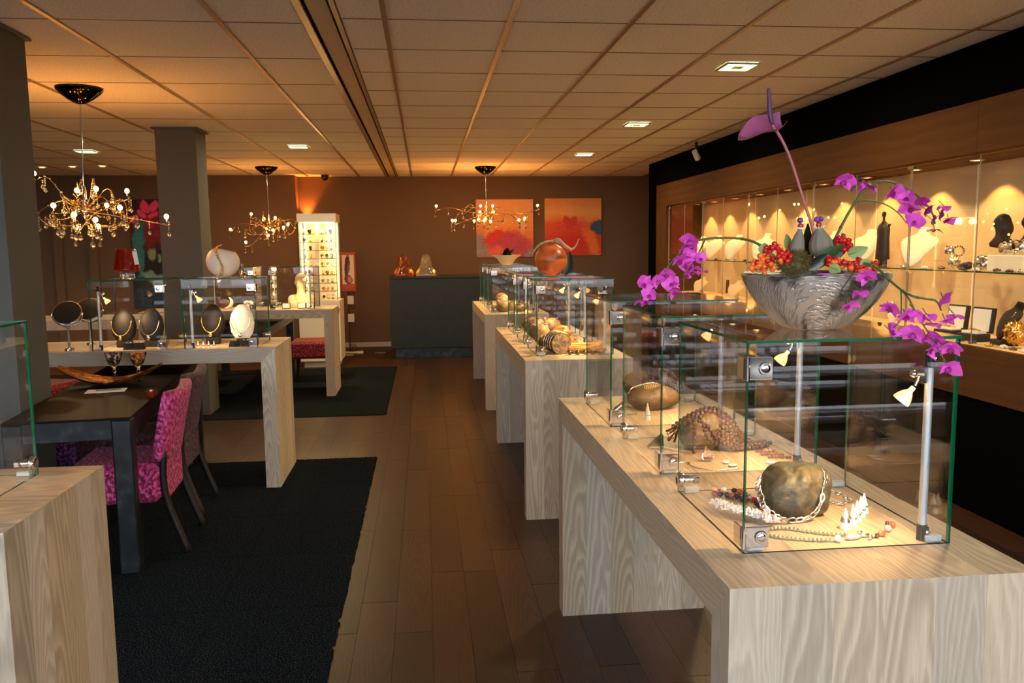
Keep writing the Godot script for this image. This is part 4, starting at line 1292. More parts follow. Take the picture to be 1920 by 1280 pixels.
func back_area() -> void:
	var w := BACK - 0.019
	var peach := rgb(226, 158, 92); var org := rgb(222, 120, 52); var red := rgb(196, 52, 40); var mag := rgb(172, 62, 84); var gry := rgb(128, 128, 134); var blu := rgb(50, 82, 112)
	canvas("square abstract canvas with a magenta mass over peach ground", Vector3(0.813, 1.364, -w), Vector3(1.705, 2.254, -w), canvas_tex(Vector2i(220, 220), [rgb(222, 160, 104), peach, org, red], [[0.06, 0.8, 0.12, 0.25, gry, 0.4, 0.0], [0.92, 0.93, 0.1, 0.1, gry, 0.4, 0.0], [0.22, 0.95, 0.08, 0.1, gry, 0.5, 0.0], [0.55, 0.76, 0.42, 0.2, mag, 0.3, 0.1], [0.3, 0.65, 0.16, 0.11, red, 0.2, -0.3], [0.35, 0.92, 0.16, 0.1, rgb(214, 96, 84), 0.5, 0.0], [0.8, 0.45, 0.06, 0.1, rgb(224, 172, 120), 0.5, 0.0]], 3))
	canvas("square abstract canvas with a pink heart and blue corner", Vector3(1.888, 1.377, -w), Vector3(2.788, 2.265, -w), canvas_tex(Vector2i(220, 220), [rgb(212, 140, 74), peach, rgb(214, 74, 44), red, rgb(196, 58, 34)], [[0.82, 0.75, 0.12, 0.3, rgb(222, 112, 44), 0.4, -0.3], [0.38, 0.4, 0.075, 0.1, rgb(206, 58, 60), 0.15, -0.6], [0.5, 0.4, 0.075, 0.09, rgb(206, 58, 60), 0.15, 0.6], [0.43, 0.49, 0.08, 0.07, rgb(206, 58, 60), 0.2, 0.0], [0.97, 0.46, 0.19, 0.1, blu, 0.15, -0.35], [0.98, 0.56, 0.08, 0.08, blu, 0.2, 0.0], [0.5, 0.8, 0.2, 0.16, rgb(200, 40, 32), 0.5, 0.0]], 7))
	# reception desk
	var d := thing("reception_desk", "tall blue-grey reception desk with recessed plinth", "desk", Vector3(0.33, 0, -11.62))
	obj("body", boxm(Vector3(1.62, 0.96, 0.62), 0.004), M.desk_panel, d, Vector3(0, 0.62, 0))
	obj("top_board", boxm(Vector3(1.63, 0.03, 0.63), 0.004), M.desk_panel, d, Vector3(0, 1.116, 0))
	obj("plinth", boxm(Vector3(1.56, 0.14, 0.58), 0.003), M.waxed_steel, d, Vector3(0.03, 0.07, 0.01))
	# cast glass heads under veils
	var i := 0
	for q in [[757, "amber cast glass head under a veil on the desk", M.amber_glass], [799, "clear cast glass head under a veil on the desk", M.clay_glass]]:
		var p := at_z(q[0], 519, 11.5)
		var o := thing("veiled_sculpture", q[1], "sculpture", Vector3(p.x, 1.132, -11.5))
		var mb := MB.new()
		net([[Vector3(0, 0.03, 0), Vector3(0, 0.16, 0), 0.125, 0.075], [Vector3(-0.06, 0.02, 0), Vector3(0.06, 0.02, 0), 0.085, 0.085], [Vector3(0, 0.16, 0), Vector3(0, 0.235, 0), 0.08, 0.07], [Vector3(0, 0.2, 0.045), Vector3(0, 0.165, 0.05), 0.035, 0.03], [Vector3(0, 0.2, 0.08), Vector3(0, 0.182, 0.088), 0.008, 0.011], [Vector3(-0.012, 0.162, 0.078), Vector3(0.012, 0.162, 0.078), 0.007, 0.007]], 0.03, 0.0145, mb, Vector3(1, 1, 0.75))
		for k in mb.v.size(): mb.v[k].y = maxf(mb.v[k].y, 0.0)
		obj("head", mb.put(), q[2], o)
		i += 1
	# lit watch tower
	var t := thing("watch_tower", "tall white lit watch tower with glass sides", "display cabinet", Vector3(-1.35, 0, -10.9))
	var tw := 0.46
	obj("plinth", boxm(Vector3(tw + 0.06, 0.78, tw + 0.06), 0.004), M.white_lacquer, t, Vector3(0, 0.47, 0))
	obj("foot", boxm(Vector3(tw - 0.02, 0.08, tw - 0.02), 0.003), M.baseboard, t, Vector3(0, 0.04, 0))
	obj("header", boxm(Vector3(tw + 0.03, 0.105, tw + 0.03), 0.006), M.white_lacquer, t, Vector3(0, 1.915, 0))
	obj("core", boxm(Vector3(0.05, 1.0, 0.3), 0.003), M.white_lacquer, t, Vector3(-0.02, 1.361, -0.06))
	obj("rear_board", boxm(Vector3(tw - 0.01, 1.0, 0.012), 0.002), M.white_lacquer, t, Vector3(0, 1.361, -0.21))
	for s in [-1, 1]:
		obj("side_pane", sheet_mesh(Vector3(0.006, 1.0, tw)), [M.glass, M.glass_edge], t, Vector3(s * tw * 0.5, 1.361, 0))
	obj("front_pane", sheet_mesh(Vector3(tw, 1.0, 0.006)), [M.glass, M.glass_edge], t, Vector3(0, 1.361, tw * 0.5))
	obj("lamp_strip", boxm(Vector3(tw - 0.1, 0.012, 0.05), 0.002), M.vitrine_glow, t, Vector3(0, 1.855, 0.12))
	for s in [-1, 1]: obj("lamp_strip", boxm(Vector3(0.012, 0.96, 0.012), 0.002), M.vitrine_glow, t, Vector3(s * 0.205, 1.36, -0.19))
	omni(t, Vector3(0.1, 1.8, 0.12), Color(1.0, 0.76, 0.42), 0.06, 0.05)
	omni(t, Vector3(-0.12, 1.8, 0.12), Color(1.0, 0.76, 0.42), 0.045, 0.05)
	omni(t, Vector3(0.12, 1.3, 0.1), Color(1.0, 0.76, 0.42), 0.03, 0.05)
	var band := MB.new()
	band.lathe([Vector2(0.02, -0.009), Vector2(0.023, -0.009), Vector2(0.0235, 0), Vector2(0.023, 0.009), Vector2(0.02, 0.009), Vector2(0.02, -0.009)], 18, Transform3D(Basis(Vector3.FORWARD, PI * 0.5), Vector3(0, 0.024, 0)))
	var bmesh := band.put()
	var dial := MB.new()
	dial.cyl(Vector3(0, 0.028, 0.022), Vector3(0, 0.03, 0.03), 0.016, 0.015, 16)
	var dmesh := dial.put()
	for row in 9:
		var y := 0.87 + 0.105 * row
		if row > 0: obj("shelf", sheet_mesh(Vector3(tw - 0.03, 0.006, 0.2)), [M.glass, M.glass_edge], t, Vector3(0, y, 0.1))
		for x in [-0.17, -0.1, 0.05, 0.105, 0.16]:
			var st := rng.randi() % 4
			var o := thing("wristwatch", "%s wristwatch on the %s of the lit watch tower" % [["steel", "brown strap", "black strap", "gold"][st], ["floor", "first shelf", "second shelf", "third shelf", "fourth shelf", "fifth shelf", "sixth shelf", "seventh shelf", "top shelf"][row]], "watch", Vector3(-1.35 + x, y + 0.004, -10.78 + rng.randf_range(-0.02, 0.02)), rng.randf_range(-0.3, 0.3), "watches in the lit tower")
			o.scale = Vector3.ONE * 1.2
			obj("band", bmesh, [M.silver, M.brown_leather, M.black_leather, M.gold][st], o)
			obj("dial", dmesh, [M.paper, M.silver, M.gold, M.black_plastic][rng.randi() % 4], o)
	# wall lamp behind the tower
	var lp := at_z(577, 412, BACK - 0.07)
	var wl := thing("wall_uplight", "small wall lamp behind the watch tower throwing light upwards", "wall lamp", lp)
	var wm := MB.new()
	wm.cyl(Vector3(0, -0.08, 0), Vector3(0, 0.0, 0), 0.045, 0.05, 20, false)
	wm.cyl(Vector3(0, -0.05, -0.07), Vector3(0, -0.05, -0.04), 0.02, 0.02, 10)
	obj("cup", wm.put(), M.alloy, wl)
	var wg := MB.new()
	wg.cyl(Vector3(0, -0.02, 0), Vector3(0, -0.016, 0), 0.042, 0.042, 18)
	obj("lamp_lens", wg.put(), M.niche_glow, wl)
	spot(wl, Vector3(0, 0.002, 0), Vector3(-0.06, 1, -0.04), Color(1.0, 0.5, 0.16), 0.55, 40.0, 0.03, 0.7)
	# poster stand
	var ps := thing("poster_stand", "orange framed poster on a black scrolled iron stand", "poster stand", at_y(657, 662, 0.0) * Vector3(1, 0, 1))
	var z0 := -ps.position.z
	var a := at_z(638, 473, z0) - ps.position; var b := at_z(668, 546, z0) - ps.position
	obj("frame", boxm(Vector3(b.x - a.x, a.y - b.y, 0.05), 0.006), mat("frame_orange", rgb(176, 78, 36), 0.5), ps, (a + b) * 0.5)
	var pm := StandardMaterial3D.new()
	pm.albedo_texture = canvas_tex(Vector2i(120, 220), [rgb(218, 206, 190), rgb(222, 212, 198)], [[0.42, 0.32, 0.2, 0.34, rgb(70, 40, 28), 0.12, 0.45], [0.5, 0.36, 0.08, 0.2, rgb(130, 86, 60), 0.5, 0.45], [0.5, 0.72, 0.36, 0.13, rgb(116, 56, 40), 0.12, 0.1], [0.6, 0.72, 0.16, 0.08, rgb(196, 140, 116), 0.3, 0.1], [0.5, 0.98, 0.9, 0.14, rgb(190, 84, 40), 0.05, 0.0]], 15)
	pm.roughness = 0.6
	var pv := MB.new()
	var ps2 := Vector3((b.x - a.x) * 0.8, (a.y - b.y) * 0.86, 0.004)
	pv.box(Vector3.ZERO, ps2)
	for k in pv.v.size(): pv.t[k] = Vector2(pv.v[k].x / ps2.x + 0.5, 0.5 - pv.v[k].y / ps2.y)
	obj("print", pv.put(), pm, ps, (a + b) * 0.5 + Vector3(0, 0, 0.026))
	var ir := MB.new()
	var px0 := 0.0
	ir.tube([Vector3(px0, 0.03, 0), Vector3(px0, b.y + 0.02, 0)], 0.009, 8)
	for y in [0.09, 0.42, 0.68, 0.88]:
		var sp := []
		for k in 22: sp.append(Vector3(px0 + 0.05 - cos(k * 0.42) * (0.05 - k * 0.0018), y + sin(k * 0.42) * (0.05 - k * 0.0018), 0.0))
		ir.tube(sp, 0.006, 6)
	obj("scroll_pole", ir.put(), M.black_plastic, ps)
	for ang in [0.5, -0.35, 2.6]:
		obj("foot", boxm(Vector3(0.2, 0.02, 0.05), 0.004), M.white_lacquer, ps, Vector3(cos(ang) * 0.1, 0.012, -sin(ang) * 0.1), Basis(Vector3.UP, ang))
	for y in [0.52, 0.78]:
		obj("leaflet_holder", boxm(Vector3(0.09, 0.12, 0.02), 0.003), M.paper, ps, Vector3(0.03, y, 0.02))
	# cameras
	var dc := thing("dome_camera", "black dome camera under the ceiling by the watch tower", "camera", at_z(609, 331, 12.5) * Vector3(1, 0, 1) + Vector3(0, CEIL, 0))
	var dm := MB.new()
	dm.cyl(Vector3(0, -0.03, 0), Vector3(0, 0, 0), 0.055, 0.055, 20)
	dm.ball(Vector3(0, -0.035, 0), Vector3(0.05, 0.05, 0.05), 16, 10)
	obj("dome", dm.put(), M.black_plastic, dc)
	var cc := thing("security_camera", "small white security camera over the far end of the cabinet", "camera", Vector3(2.9, CEIL, -8.6))
	obj("mount", boxm(Vector3(0.03, 0.12, 0.03), 0.004), M.black_plastic, cc, Vector3(0, -0.06, 0))
	var cm := MB.new()
	cm.cyl(Vector3(-0.03, -0.1, 0.03), Vector3(0.03, -0.17, -0.03), 0.028, 0.032, 16)
	obj("camera_body", cm.put(), M.white_lacquer, cc)
	# flower painting and red painting on the dark rear panel
	var rp := BACK - 0.24 - 0.02
	var f0 := at_z(240, 374, rp); var f1 := at_z(402, 575, rp)
	var pnk := rgb(226, 62, 120)
	canvas("large dark flower painting with pink blossoms in a teal vase", Vector3(f0.x, f1.y, -rp), Vector3(f1.x, f0.y, -rp), canvas_tex(Vector2i(200, 240), [rgb(30, 10, 12), rgb(14, 10, 14), rgb(20, 30, 40)], [[0.28, 0.25, 0.3, 0.22, rgb(120, 12, 20), 0.4, 0.0], [0.1, 0.45, 0.07, 0.26, rgb(40, 108, 112), 0.2, 0.1], [0.97, 0.2, 0.06, 0.22, rgb(80, 132, 124), 0.2, 0.0], [0.97, 0.45, 0.06, 0.08, rgb(214, 84, 60), 0.2, 0.0], [0.97, 0.6, 0.06, 0.1, rgb(38, 112, 128), 0.2, 0.0], [0.97, 0.8, 0.06, 0.12, rgb(110, 20, 60), 0.2, 0.0], [0.22, 0.06, 0.07, 0.04, pnk, 0.15, 0.0], [0.32, 0.05, 0.05, 0.04, pnk, 0.15, 0.0], [0.16, 0.13, 0.07, 0.04, pnk, 0.15, 0.3], [0.3, 0.13, 0.06, 0.03, pnk, 0.15, -0.2], [0.24, 0.22, 0.06, 0.045, rgb(170, 20, 66), 0.2, 0.0], [0.05, 0.18, 0.07, 0.05, pnk, 0.15, 0.0], [0.25, 0.52, 0.06, 0.05, rgb(124, 140, 100), 0.3, -0.7], [0.35, 0.56, 0.03, 0.03, rgb(110, 136, 104), 0.3, 0.0], [0.3, 0.72, 0.2, 0.05, rgb(108, 140, 132), 0.3, 0.1], [0.2, 0.9, 0.25, 0.1, rgb(20, 44, 66), 0.4, 0.0]], 23))
	var r0 := at_z(-70, 440, rp); var r1 := at_z(76, 560, rp)
	canvas("red painting half hidden by the first grey pillar", Vector3(r0.x, r1.y, -rp), Vector3(r1.x, r0.y, -rp), canvas_tex(Vector2i(100, 100), [rgb(150, 24, 20), rgb(176, 40, 30), rgb(120, 16, 14)], [[0.95, 0.4, 0.05, 0.3, rgb(214, 120, 96), 0.3, 0.0]], 29))
	var k2 := 1
	for q in [[112, 8], [178, 20]]:
		var c := at_z(q[0], 480, rp)
		wall_box("trim_%d" % k2, Vector3(c.x - 0.06, 0, -rp), Vector3(c.x + 0.06, CEIL, -rp + 0.05), M.wall_brown)
		k2 += 1

# ---------------------------------------------------------------- left side: meeting tables, chairs, LT cases
func steel_table(label: String, c: Vector3, turn: float, ln: float, w: float) -> void:
	var o := thing("meeting_table", label, "table", c, turn, "dark waxed steel meeting tables")
	obj("tabletop", boxm(Vector3(w, 0.012, ln), 0.003), M.table_dark, o, Vector3(0, 0.744, 0))
	var ap := MB.new()
	for s in [-1, 1]:
		ap.box(Vector3(s * (w * 0.5 - 0.02), 0.695, 0), Vector3(0.04, 0.088, ln - 0.17))
		ap.box(Vector3(0, 0.695, s * (ln * 0.5 - 0.02)), Vector3(w - 0.17, 0.088, 0.04))
	obj("apron", ap.put(), M.waxed_steel, o)
	for s in [[-1, -1], [1, -1], [-1, 1], [1, 1]]:
		obj("leg", boxm(Vector3(0.085, 0.738, 0.085), 0.006), M.waxed_steel, o, Vector3(s[0] * (w * 0.5 - 0.0425), 0.369, s[1] * (ln * 0.5 - 0.0425)))

func chair(label: String, c: Vector3, turn: float, m: Material) -> void:
	# upholstered side chair; the front looks along +z of its own axes
	var o := thing("velvet_chair", label, "chair", c, turn, "velvet side chairs")
	var st := MB.new()
	st.cbox(Vector3(0, 0.37, 0.0), Vector3(0.46, 0.2, 0.44), 0.03)
	obj("seat", st.put(), m, o)
	var rows := []
	for i in 13:
		var t := i / 12.0
		var y := 0.475 + 0.33 * t
		var zz := -0.235 - 0.05 * t - 0.02 * t * t
		var row := []
		for j in 28:
			var a := TAU * j / 28.0
			var ex := signf(cos(a)) * pow(absf(cos(a)), 0.45) * 0.225; var ez := signf(sin(a)) * pow(absf(sin(a)), 0.45) * 0.035
			var rd := 0.94 if i == 0 or i == 12 else 1.0
			row.append(Vector3(ex * rd, y + (0.02 * pow(ex / 0.225, 2.0) * t), -(-zz) + 0.0 - ez * rd + 0.03 * pow(ex / 0.225, 2.0)))
		rows.append(row)
	var cap0 := []; var cap1 := []
	for j in 28: cap0.append(Vector3(0, 0.475, -0.235)); cap1.append(Vector3(0, 0.81, -0.3))
	rows.push_front(cap0); rows.append(cap1)
	var bk := MB.new()
	for q in rows: q.reverse()
	bk.grid(rows, true, Vector2.ONE, true)
	obj("backrest", bk.put(), m, o)
	obj("back_panel", boxm(Vector3(0.38, 0.26, 0.02), 0.004), m, o, Vector3(0, 0.4, -0.232))
	for s in [-1, 1]:
		var lf := MB.new()
		lf.tube([Vector3(s * 0.19, 0.28, 0.18), Vector3(s * 0.19, 0.002, 0.19)], [0.022, 0.014], 8)
		obj("leg", lf.put(), M.dark_wood, o)
		var lr := MB.new()
		lr.tube(spline([Vector3(s * 0.195, 0.52, -0.235), Vector3(s * 0.195, 0.3, -0.235), Vector3(s * 0.2, 0.008, -0.33)], 5), 0.018, 8)
		obj("leg", lr.put(), M.dark_wood, o)

func form(called: String, label: String, p: Vector3, m: Material, h: float, group: String, pend: Material) -> void:
	# egg-shaped necklace form on a short foot, with a fine chain and a pendant
	var o := thing(called, label, "jewellery bust", p, 0.0, group)
	o.scale = Vector3.ONE * 1.45
	var mb := MB.new()
	mb.lathe([Vector2(0.0, 0.0), Vector2(0.03, 0.004), Vector2(0.048, 0.03), Vector2(0.054, 0.065), Vector2(0.046, 0.1), Vector2(0.028, 0.125), Vector2(0.016, 0.135), Vector2(0.0, 0.138)], 28, Transform3D(Basis(Vector3.RIGHT, -0.3).scaled(Vector3(1, h / 0.138, 0.55)), Vector3(0, 0.025, 0)))
	obj("form", mb.put(), m, o)
	obj("foot", boxm(Vector3(0.06, 0.03, 0.04), 0.004), M.black_leather, o, Vector3(0, 0.015, -0.01))
	var ch := MB.new()
	var pts := []
	for k in 15:
		var a := PI * k / 14.0
		pts.append(Vector3(-cos(a) * 0.042, 0.025 + h * 0.62 - sin(a) * h * 0.42, 0.018 + 0.022 * sin(a)))
	ch.tube(pts, 0.0018, 5)
	ch.ball(pts[7] + Vector3(0, -0.01, 0.004), Vector3(0.008, 0.011, 0.005), 12, 8)
	obj("necklace", ch.put(), pend, o)

func left_area() -> void:
	steel_table("dark waxed steel meeting table with pink velvet chair", Vector3(-1.765, RUG, -4.934), 0.119, 2.2, 0.54)
	steel_table("dark waxed steel meeting table under the clay bust table", Vector3(-2.0, RUG, -9.15), 0.03, 2.0, 0.86)
	var east := -PI * 0.5
	chair("bright pink crushed velvet chair at the dark table corner", Vector3(-1.56, RUG, -4.3), east + 0.08, M.velvet_pink)
	chair("black and plum crushed velvet chair beside the bright pink one", Vector3(-1.63, RUG, -4.88), east + 0.05, M.velvet_plum)
	chair("purple crushed velvet chair across the table from the pink one", Vector3(-2.2, RUG, -4.95), PI * 0.5, M.velvet_purple)
	chair("red velvet chair at the rear table near the watch tower", Vector3(-1.33, RUG, -9.62), east, M.velvet_red)
	chair("red velvet chair on the far side of the rear table", Vector3(-2.7, RUG, -9.5), PI * 0.5, M.velvet_red)
	chair("red velvet chair behind the first grey pillar", Vector3(-3.1, 0, -6.9), PI * 0.9, M.velvet_red)
	# boat-shaped amber dish on the table
	var td := 0.75 + RUG
	var dish := thing("boat_dish", "long boat-shaped amber and gold glass dish on dark table", "dish", at_y(208, 722, td), 0.06)
	var rows := []
	for i in 17:
		var u := i / 8.0 - 1.0
		var hw := 0.11 * sqrt(maxf(0.02, 1.0 - u * u * 0.94))
		var row := []
		for j in 11:
			var v := j / 5.0 - 1.0
			row.append(Vector3(u * 0.28, 0.004 + 0.105 * pow(absf(u), 1.8) + 0.028 * v * v * (1.0 - 0.5 * u * u), v * hw))
		rows.append(row)
	var dm := MB.new()
	dm.grid(rows, false)
	var dm2 := MB.new()
	for row in rows:
		for j in 11: row[j] -= Vector3(0, 0.004, 0)
	dm2.grid(rows, false, Vector2.ONE, true)
	var amb := mat("amber_mosaic", Color.WHITE, 0.2, 0.35)
	amb.albedo_texture = ramp_tex(91, 0.06, 3, [[0.0, rgb(70, 26, 8)], [0.5, rgb(140, 76, 22)], [1.0, rgb(206, 156, 66)]], 256, FastNoiseLite.TYPE_CELLULAR)
	obj("bowl", dm2.put(dm.put()), amb, dish)
	var pp := thing("paper_sheet", "white sheet of paper before the amber dish", "paper", at_y(203, 731, td) + Vector3(0, 0.002, 0.03), 0.2)
	obj("sheet", boxm(Vector3(0.2, 0.0015, 0.12)), M.paper, pp)
	var pen := thing("pen", "blue pen lying on the white paper", "pen", pp.position + Vector3(0.01, 0.006, 0.0), 0.15)
	var pn := MB.new()
	pn.cyl(Vector3(-0.06, 0, 0), Vector3(0.055, 0, 0), 0.004, 0.004, 10)
	pn.cyl(Vector3(0.055, 0, 0), Vector3(0.068, 0, 0), 0.004, 0.001, 10)
	obj("barrel", pn.put(), M.bead_blue, pen)
	# two stemmed glasses filled with petals
	for q in [[216, "stemmed glass filled with blue and white petals", ["bead_blue", "pearl_white", "bead_violet"]], [261, "stemmed glass filled with amber petals", ["bead_amber", "bead_moss", "gold"]]]:
		var g := thing("goblet", q[1], "goblet", at_y(q[0], 714, td), 0.0, "petal-filled stemmed glasses")
		var gm := MB.new()
		gm.lathe([Vector2(0.0, 0.0), Vector2(0.035, 0.0), Vector2(0.033, 0.004), Vector2(0.008, 0.012), Vector2(0.006, 0.05), Vector2(0.012, 0.058), Vector2(0.006, 0.066), Vector2(0.012, 0.08), Vector2(0.03, 0.105), Vector2(0.043, 0.14), Vector2(0.05, 0.17), Vector2(0.047, 0.17), Vector2(0.04, 0.14), Vector2(0.026, 0.108), Vector2(0.0, 0.09)], 24)
		obj("glass", gm.put(), M.crystal, g)
		for kk in 3:
			var pt := MB.new()
			for k in 16:
				var a := rng.randf() * TAU; var t := rng.randf()
				var rr := lerpf(0.008, 0.036, t) * rng.randf_range(0.5, 1.0)
				pt.ball(Vector3(cos(a) * rr, lerpf(0.105, 0.172, t), sin(a) * rr), Vector3(0.012, 0.008, 0.01), 8, 6, Basis(Vector3.UP, a) * Basis(Vector3.BACK, rng.randf()))
			obj("petals", pt.put(), M[q[2][kk]], g)
	var tl := thing("tea_light", "small amber tea light glass on the dark table", "tea light", at_y(285, 745, td))
	var tm := MB.new()
	tm.lathe([Vector2(0.0, 0.0), Vector2(0.02, 0.0), Vector2(0.027, 0.02), Vector2(0.024, 0.045), Vector2(0.022, 0.045), Vector2(0.024, 0.02), Vector2(0.018, 0.004), Vector2(0.0, 0.004)], 20)
	obj("cup", tm.put(), M.amber_glass, tl)
	# items on the crossing table
	var y9 := 0.9 + RUG
	for q in [[131, 5.32, 0.9, "round tilting chrome mirror standing free on oak table"], [172, 5.62, 0.85, "second round tilting chrome mirror beside the glass case"]]:
		var b: Vector3 = at_z(q[0], 660, q[1])
		var mr := thing("tilt_mirror", q[3], "mirror", Vector3(b.x, y9, -q[1]), 0.1, "round tilting mirrors")
		var sm := MB.new()
		sm.cyl(Vector3(0, 0, 0), Vector3(0, 0.012, 0), 0.028, 0.026, 20)
		sm.cyl(Vector3(0, 0.012, 0), Vector3(0, 0.15, 0), 0.008, 0.008, 12)
		obj("stand", sm.put(), M.chrome, mr)
		var ym := MB.new()
		var arc := []
		for k in 15:
			var a := PI + PI * k / 14.0
			arc.append(Vector3(cos(a) * 0.088, 0.235 + sin(a) * 0.088, 0))
		ym.tube(arc, 0.0055, 8)
		obj("yoke", ym.put(), M.chrome, mr)
		var dk := MB.new()
		dk.lathe([Vector2(0.0, -0.006), Vector2(0.078, -0.006), Vector2(0.083, 0.0), Vector2(0.078, 0.006), Vector2(0.0, 0.006)], 36, Transform3D(Basis(Vector3.RIGHT, 0.95), Vector3(0, 0.235, 0)))
		obj("mirror_disc", dk.put(), M.black_plastic, mr)
		var rm := MB.new()
		var rim := []
		for k in 36: rim.append(Vector3(0, 0.235, 0) + Basis(Vector3.RIGHT, 0.95) * Vector3(cos(TAU * k / 36.0) * 0.082, 0.0, sin(TAU * k / 36.0) * 0.082))
		rm.tube(rim, 0.004, 8, false, true)
		obj("rim", rm.put(), M.chrome, mr)
	var grp := "egg-shaped necklace forms"
	form("necklace_form", "dark egg-shaped form with pale pendant, under the red vase", at_z(233, 645, 5.42) * Vector3(1, 0, 1) + Vector3(0, y9, 0), M.black_leather, 0.15, grp, M.gold)
	form("necklace_form", "dark egg-shaped form with beaded chain, under the red vase", at_z(285, 645, 5.42) * Vector3(1, 0, 1) + Vector3(0, y9, 0), M.black_leather, 0.15, grp, M.silver)
	form("necklace_form", "dark egg-shaped form under the white ceramic pot", at_z(400, 645, 5.5) * Vector3(1, 0, 1) + Vector3(0, y9, 0), M.black_leather, 0.16, grp, M.gold)
	form("necklace_form", "cream egg-shaped form beside the dark one", at_z(455, 645, 5.42) * Vector3(1, 0, 1) + Vector3(0, y9, 0), M.cream, 0.16, grp, M.silver)
	for q in [[243, 5.3], [262, 5.3], [440, 5.32], [462, 5.32]]:
		var p := at_z(q[0], 655, q[1])
		var o := thing("ring_block", "small black leather ring block with two rings", "ring holder", Vector3(p.x, y9 + 0.0, -q[1]), 0.0, "black ring blocks in the cases")
		var rb := MB.new()
		rb.poly([Vector2(-0.032, 0), Vector2(0.032, 0), Vector2(0.022, 0.04), Vector2(-0.022, 0.04)], Vector3(0, 0, -0.02), Vector3.RIGHT, Vector3.UP, Vector3.BACK, 0.04)
		obj("block", rb.put(), M.black_leather, o)
		var rr := MB.new()
		for s in [-1, 1]: rr.ball(Vector3(s * 0.012, 0.042, 0.004), Vector3.ONE * 0.0055, 8, 6)
		obj("rings", rr.put(), M.silver, o)
	for q in [[298, 656], [306, 654], [372, 657], [382, 660], [392, 660], [402, 659]]:
		var p := at_z(q[0], q[1], 5.3)
		var o := ring_cone(Vector3(p.x, y9, -5.3), 0.045, "little ring cone with a gold ring on the crossing table", "ring cones on the crossing table", 0.009)
		var rg := MB.new()
		rg.lathe([Vector2(0.0075, -0.003), Vector2(0.0085, 0.0), Vector2(0.0075, 0.003)], 14, Transform3D(Basis(), Vector3(0, 0.015, 0)))
		obj("ring", rg.put(), M.gold, o)
	# red vase with tag
	var vs := thing("red_vase", "red glass vase with white tag standing on a glass case", "vase", at_z(240, 530, 5.47) * Vector3(1, 0, 1) + Vector3(0, 1.334 + RUG, 0))
	var vm := MB.new()
	vm.lathe([Vector2(0.0, 0.045), Vector2(0.05, 0.047), Vector2(0.077, 0.052), Vector2(0.079, 0.062), Vector2(0.07, 0.12), Vector2(0.06, 0.19), Vector2(0.057, 0.19), Vector2(0.066, 0.12), Vector2(0.074, 0.066), Vector2(0.0, 0.055)], 30)
	obj("cup", vm.put(), M.red_glass, vs)
	var vf := MB.new()
	vf.lathe([Vector2(0.0, 0.0), Vector2(0.045, 0.0), Vector2(0.045, 0.012), Vector2(0.042, 0.02), Vector2(0.045, 0.03), Vector2(0.042, 0.045), Vector2(0.0, 0.045)], 26)
	obj("foot", vf.put(), M.crystal, vs)
	obj("tag", boxm(Vector3(0.026, 0.085, 0.002)), M.tag_white, vs, Vector3(0.07, 0.135, 0.04), Basis(Vector3.BACK, 0.12))
	# white ceramic pot with chain
	var cp := thing("ceramic_pot", "round white crackled ceramic pot with chain and cut rim", "pot", at_z(413, 520, 5.47) * Vector3(1, 0, 1) + Vector3(0, 1.336 + RUG, 0))
	var cmb := MB.new()
	var prof := []
	for k in 15:
		var a := -PI * 0.5 + PI * 0.78 * k / 14.0
		prof.append(Vector2(cos(a) * 0.105, 0.098 + sin(a) * 0.098))
	for k in range(14, -1, -1):
		var a := -PI * 0.5 + PI * 0.78 * k / 14.0
		prof.append(Vector2(cos(a) * 0.097, 0.1 + sin(a) * 0.09))
	cmb.lathe(prof, 36, Transform3D(Basis(Vector3.BACK, -0.22), Vector3(0, 0.004, 0)))
	var wm := mat("ceramic_white", rgb(232, 214, 198), 0.35)
	obj("pot", cmb.put(), wm, cp)
	var pch := MB.new()
	for k in 22:
		var a := -0.9 + 2.3 * k / 21.0
		pch.ball(Vector3(0.02 + 0.02 * sin(k * 0.3), 0.1 + sin(a) * 0.108, cos(a) * 0.112), Vector3(0.008, 0.0065, 0.006), 8, 6)
	obj("chain", pch.put(), M.gold, cp)
	var bt := thing("small_bottle", "small clear bottle beside the white ceramic pot", "bottle", at_z(455, 522, 5.5) * Vector3(1, 0, 1) + Vector3(0, 1.334 + RUG, 0))
	var btm := MB.new()
	btm.lathe([Vector2(0.0, 0.0), Vector2(0.02, 0.0), Vector2(0.021, 0.045), Vector2(0.014, 0.055), Vector2(0.007, 0.06), Vector2(0.007, 0.075), Vector2(0.009, 0.078), Vector2(0.009, 0.09), Vector2(0.0, 0.092)], 20)
	obj("glass", btm.put(), M.crystal, bt)
	# rear table: clay bust, cards, crescent and small pieces
	var cb := thing("clay_bust", "pale clay bust of a bald figure inside a glass case", "sculpture", at_z(566, 580, 8.8) * Vector3(1, 0, 1) + Vector3(0, y9, 0), -0.3)
	var cbm := MB.new()
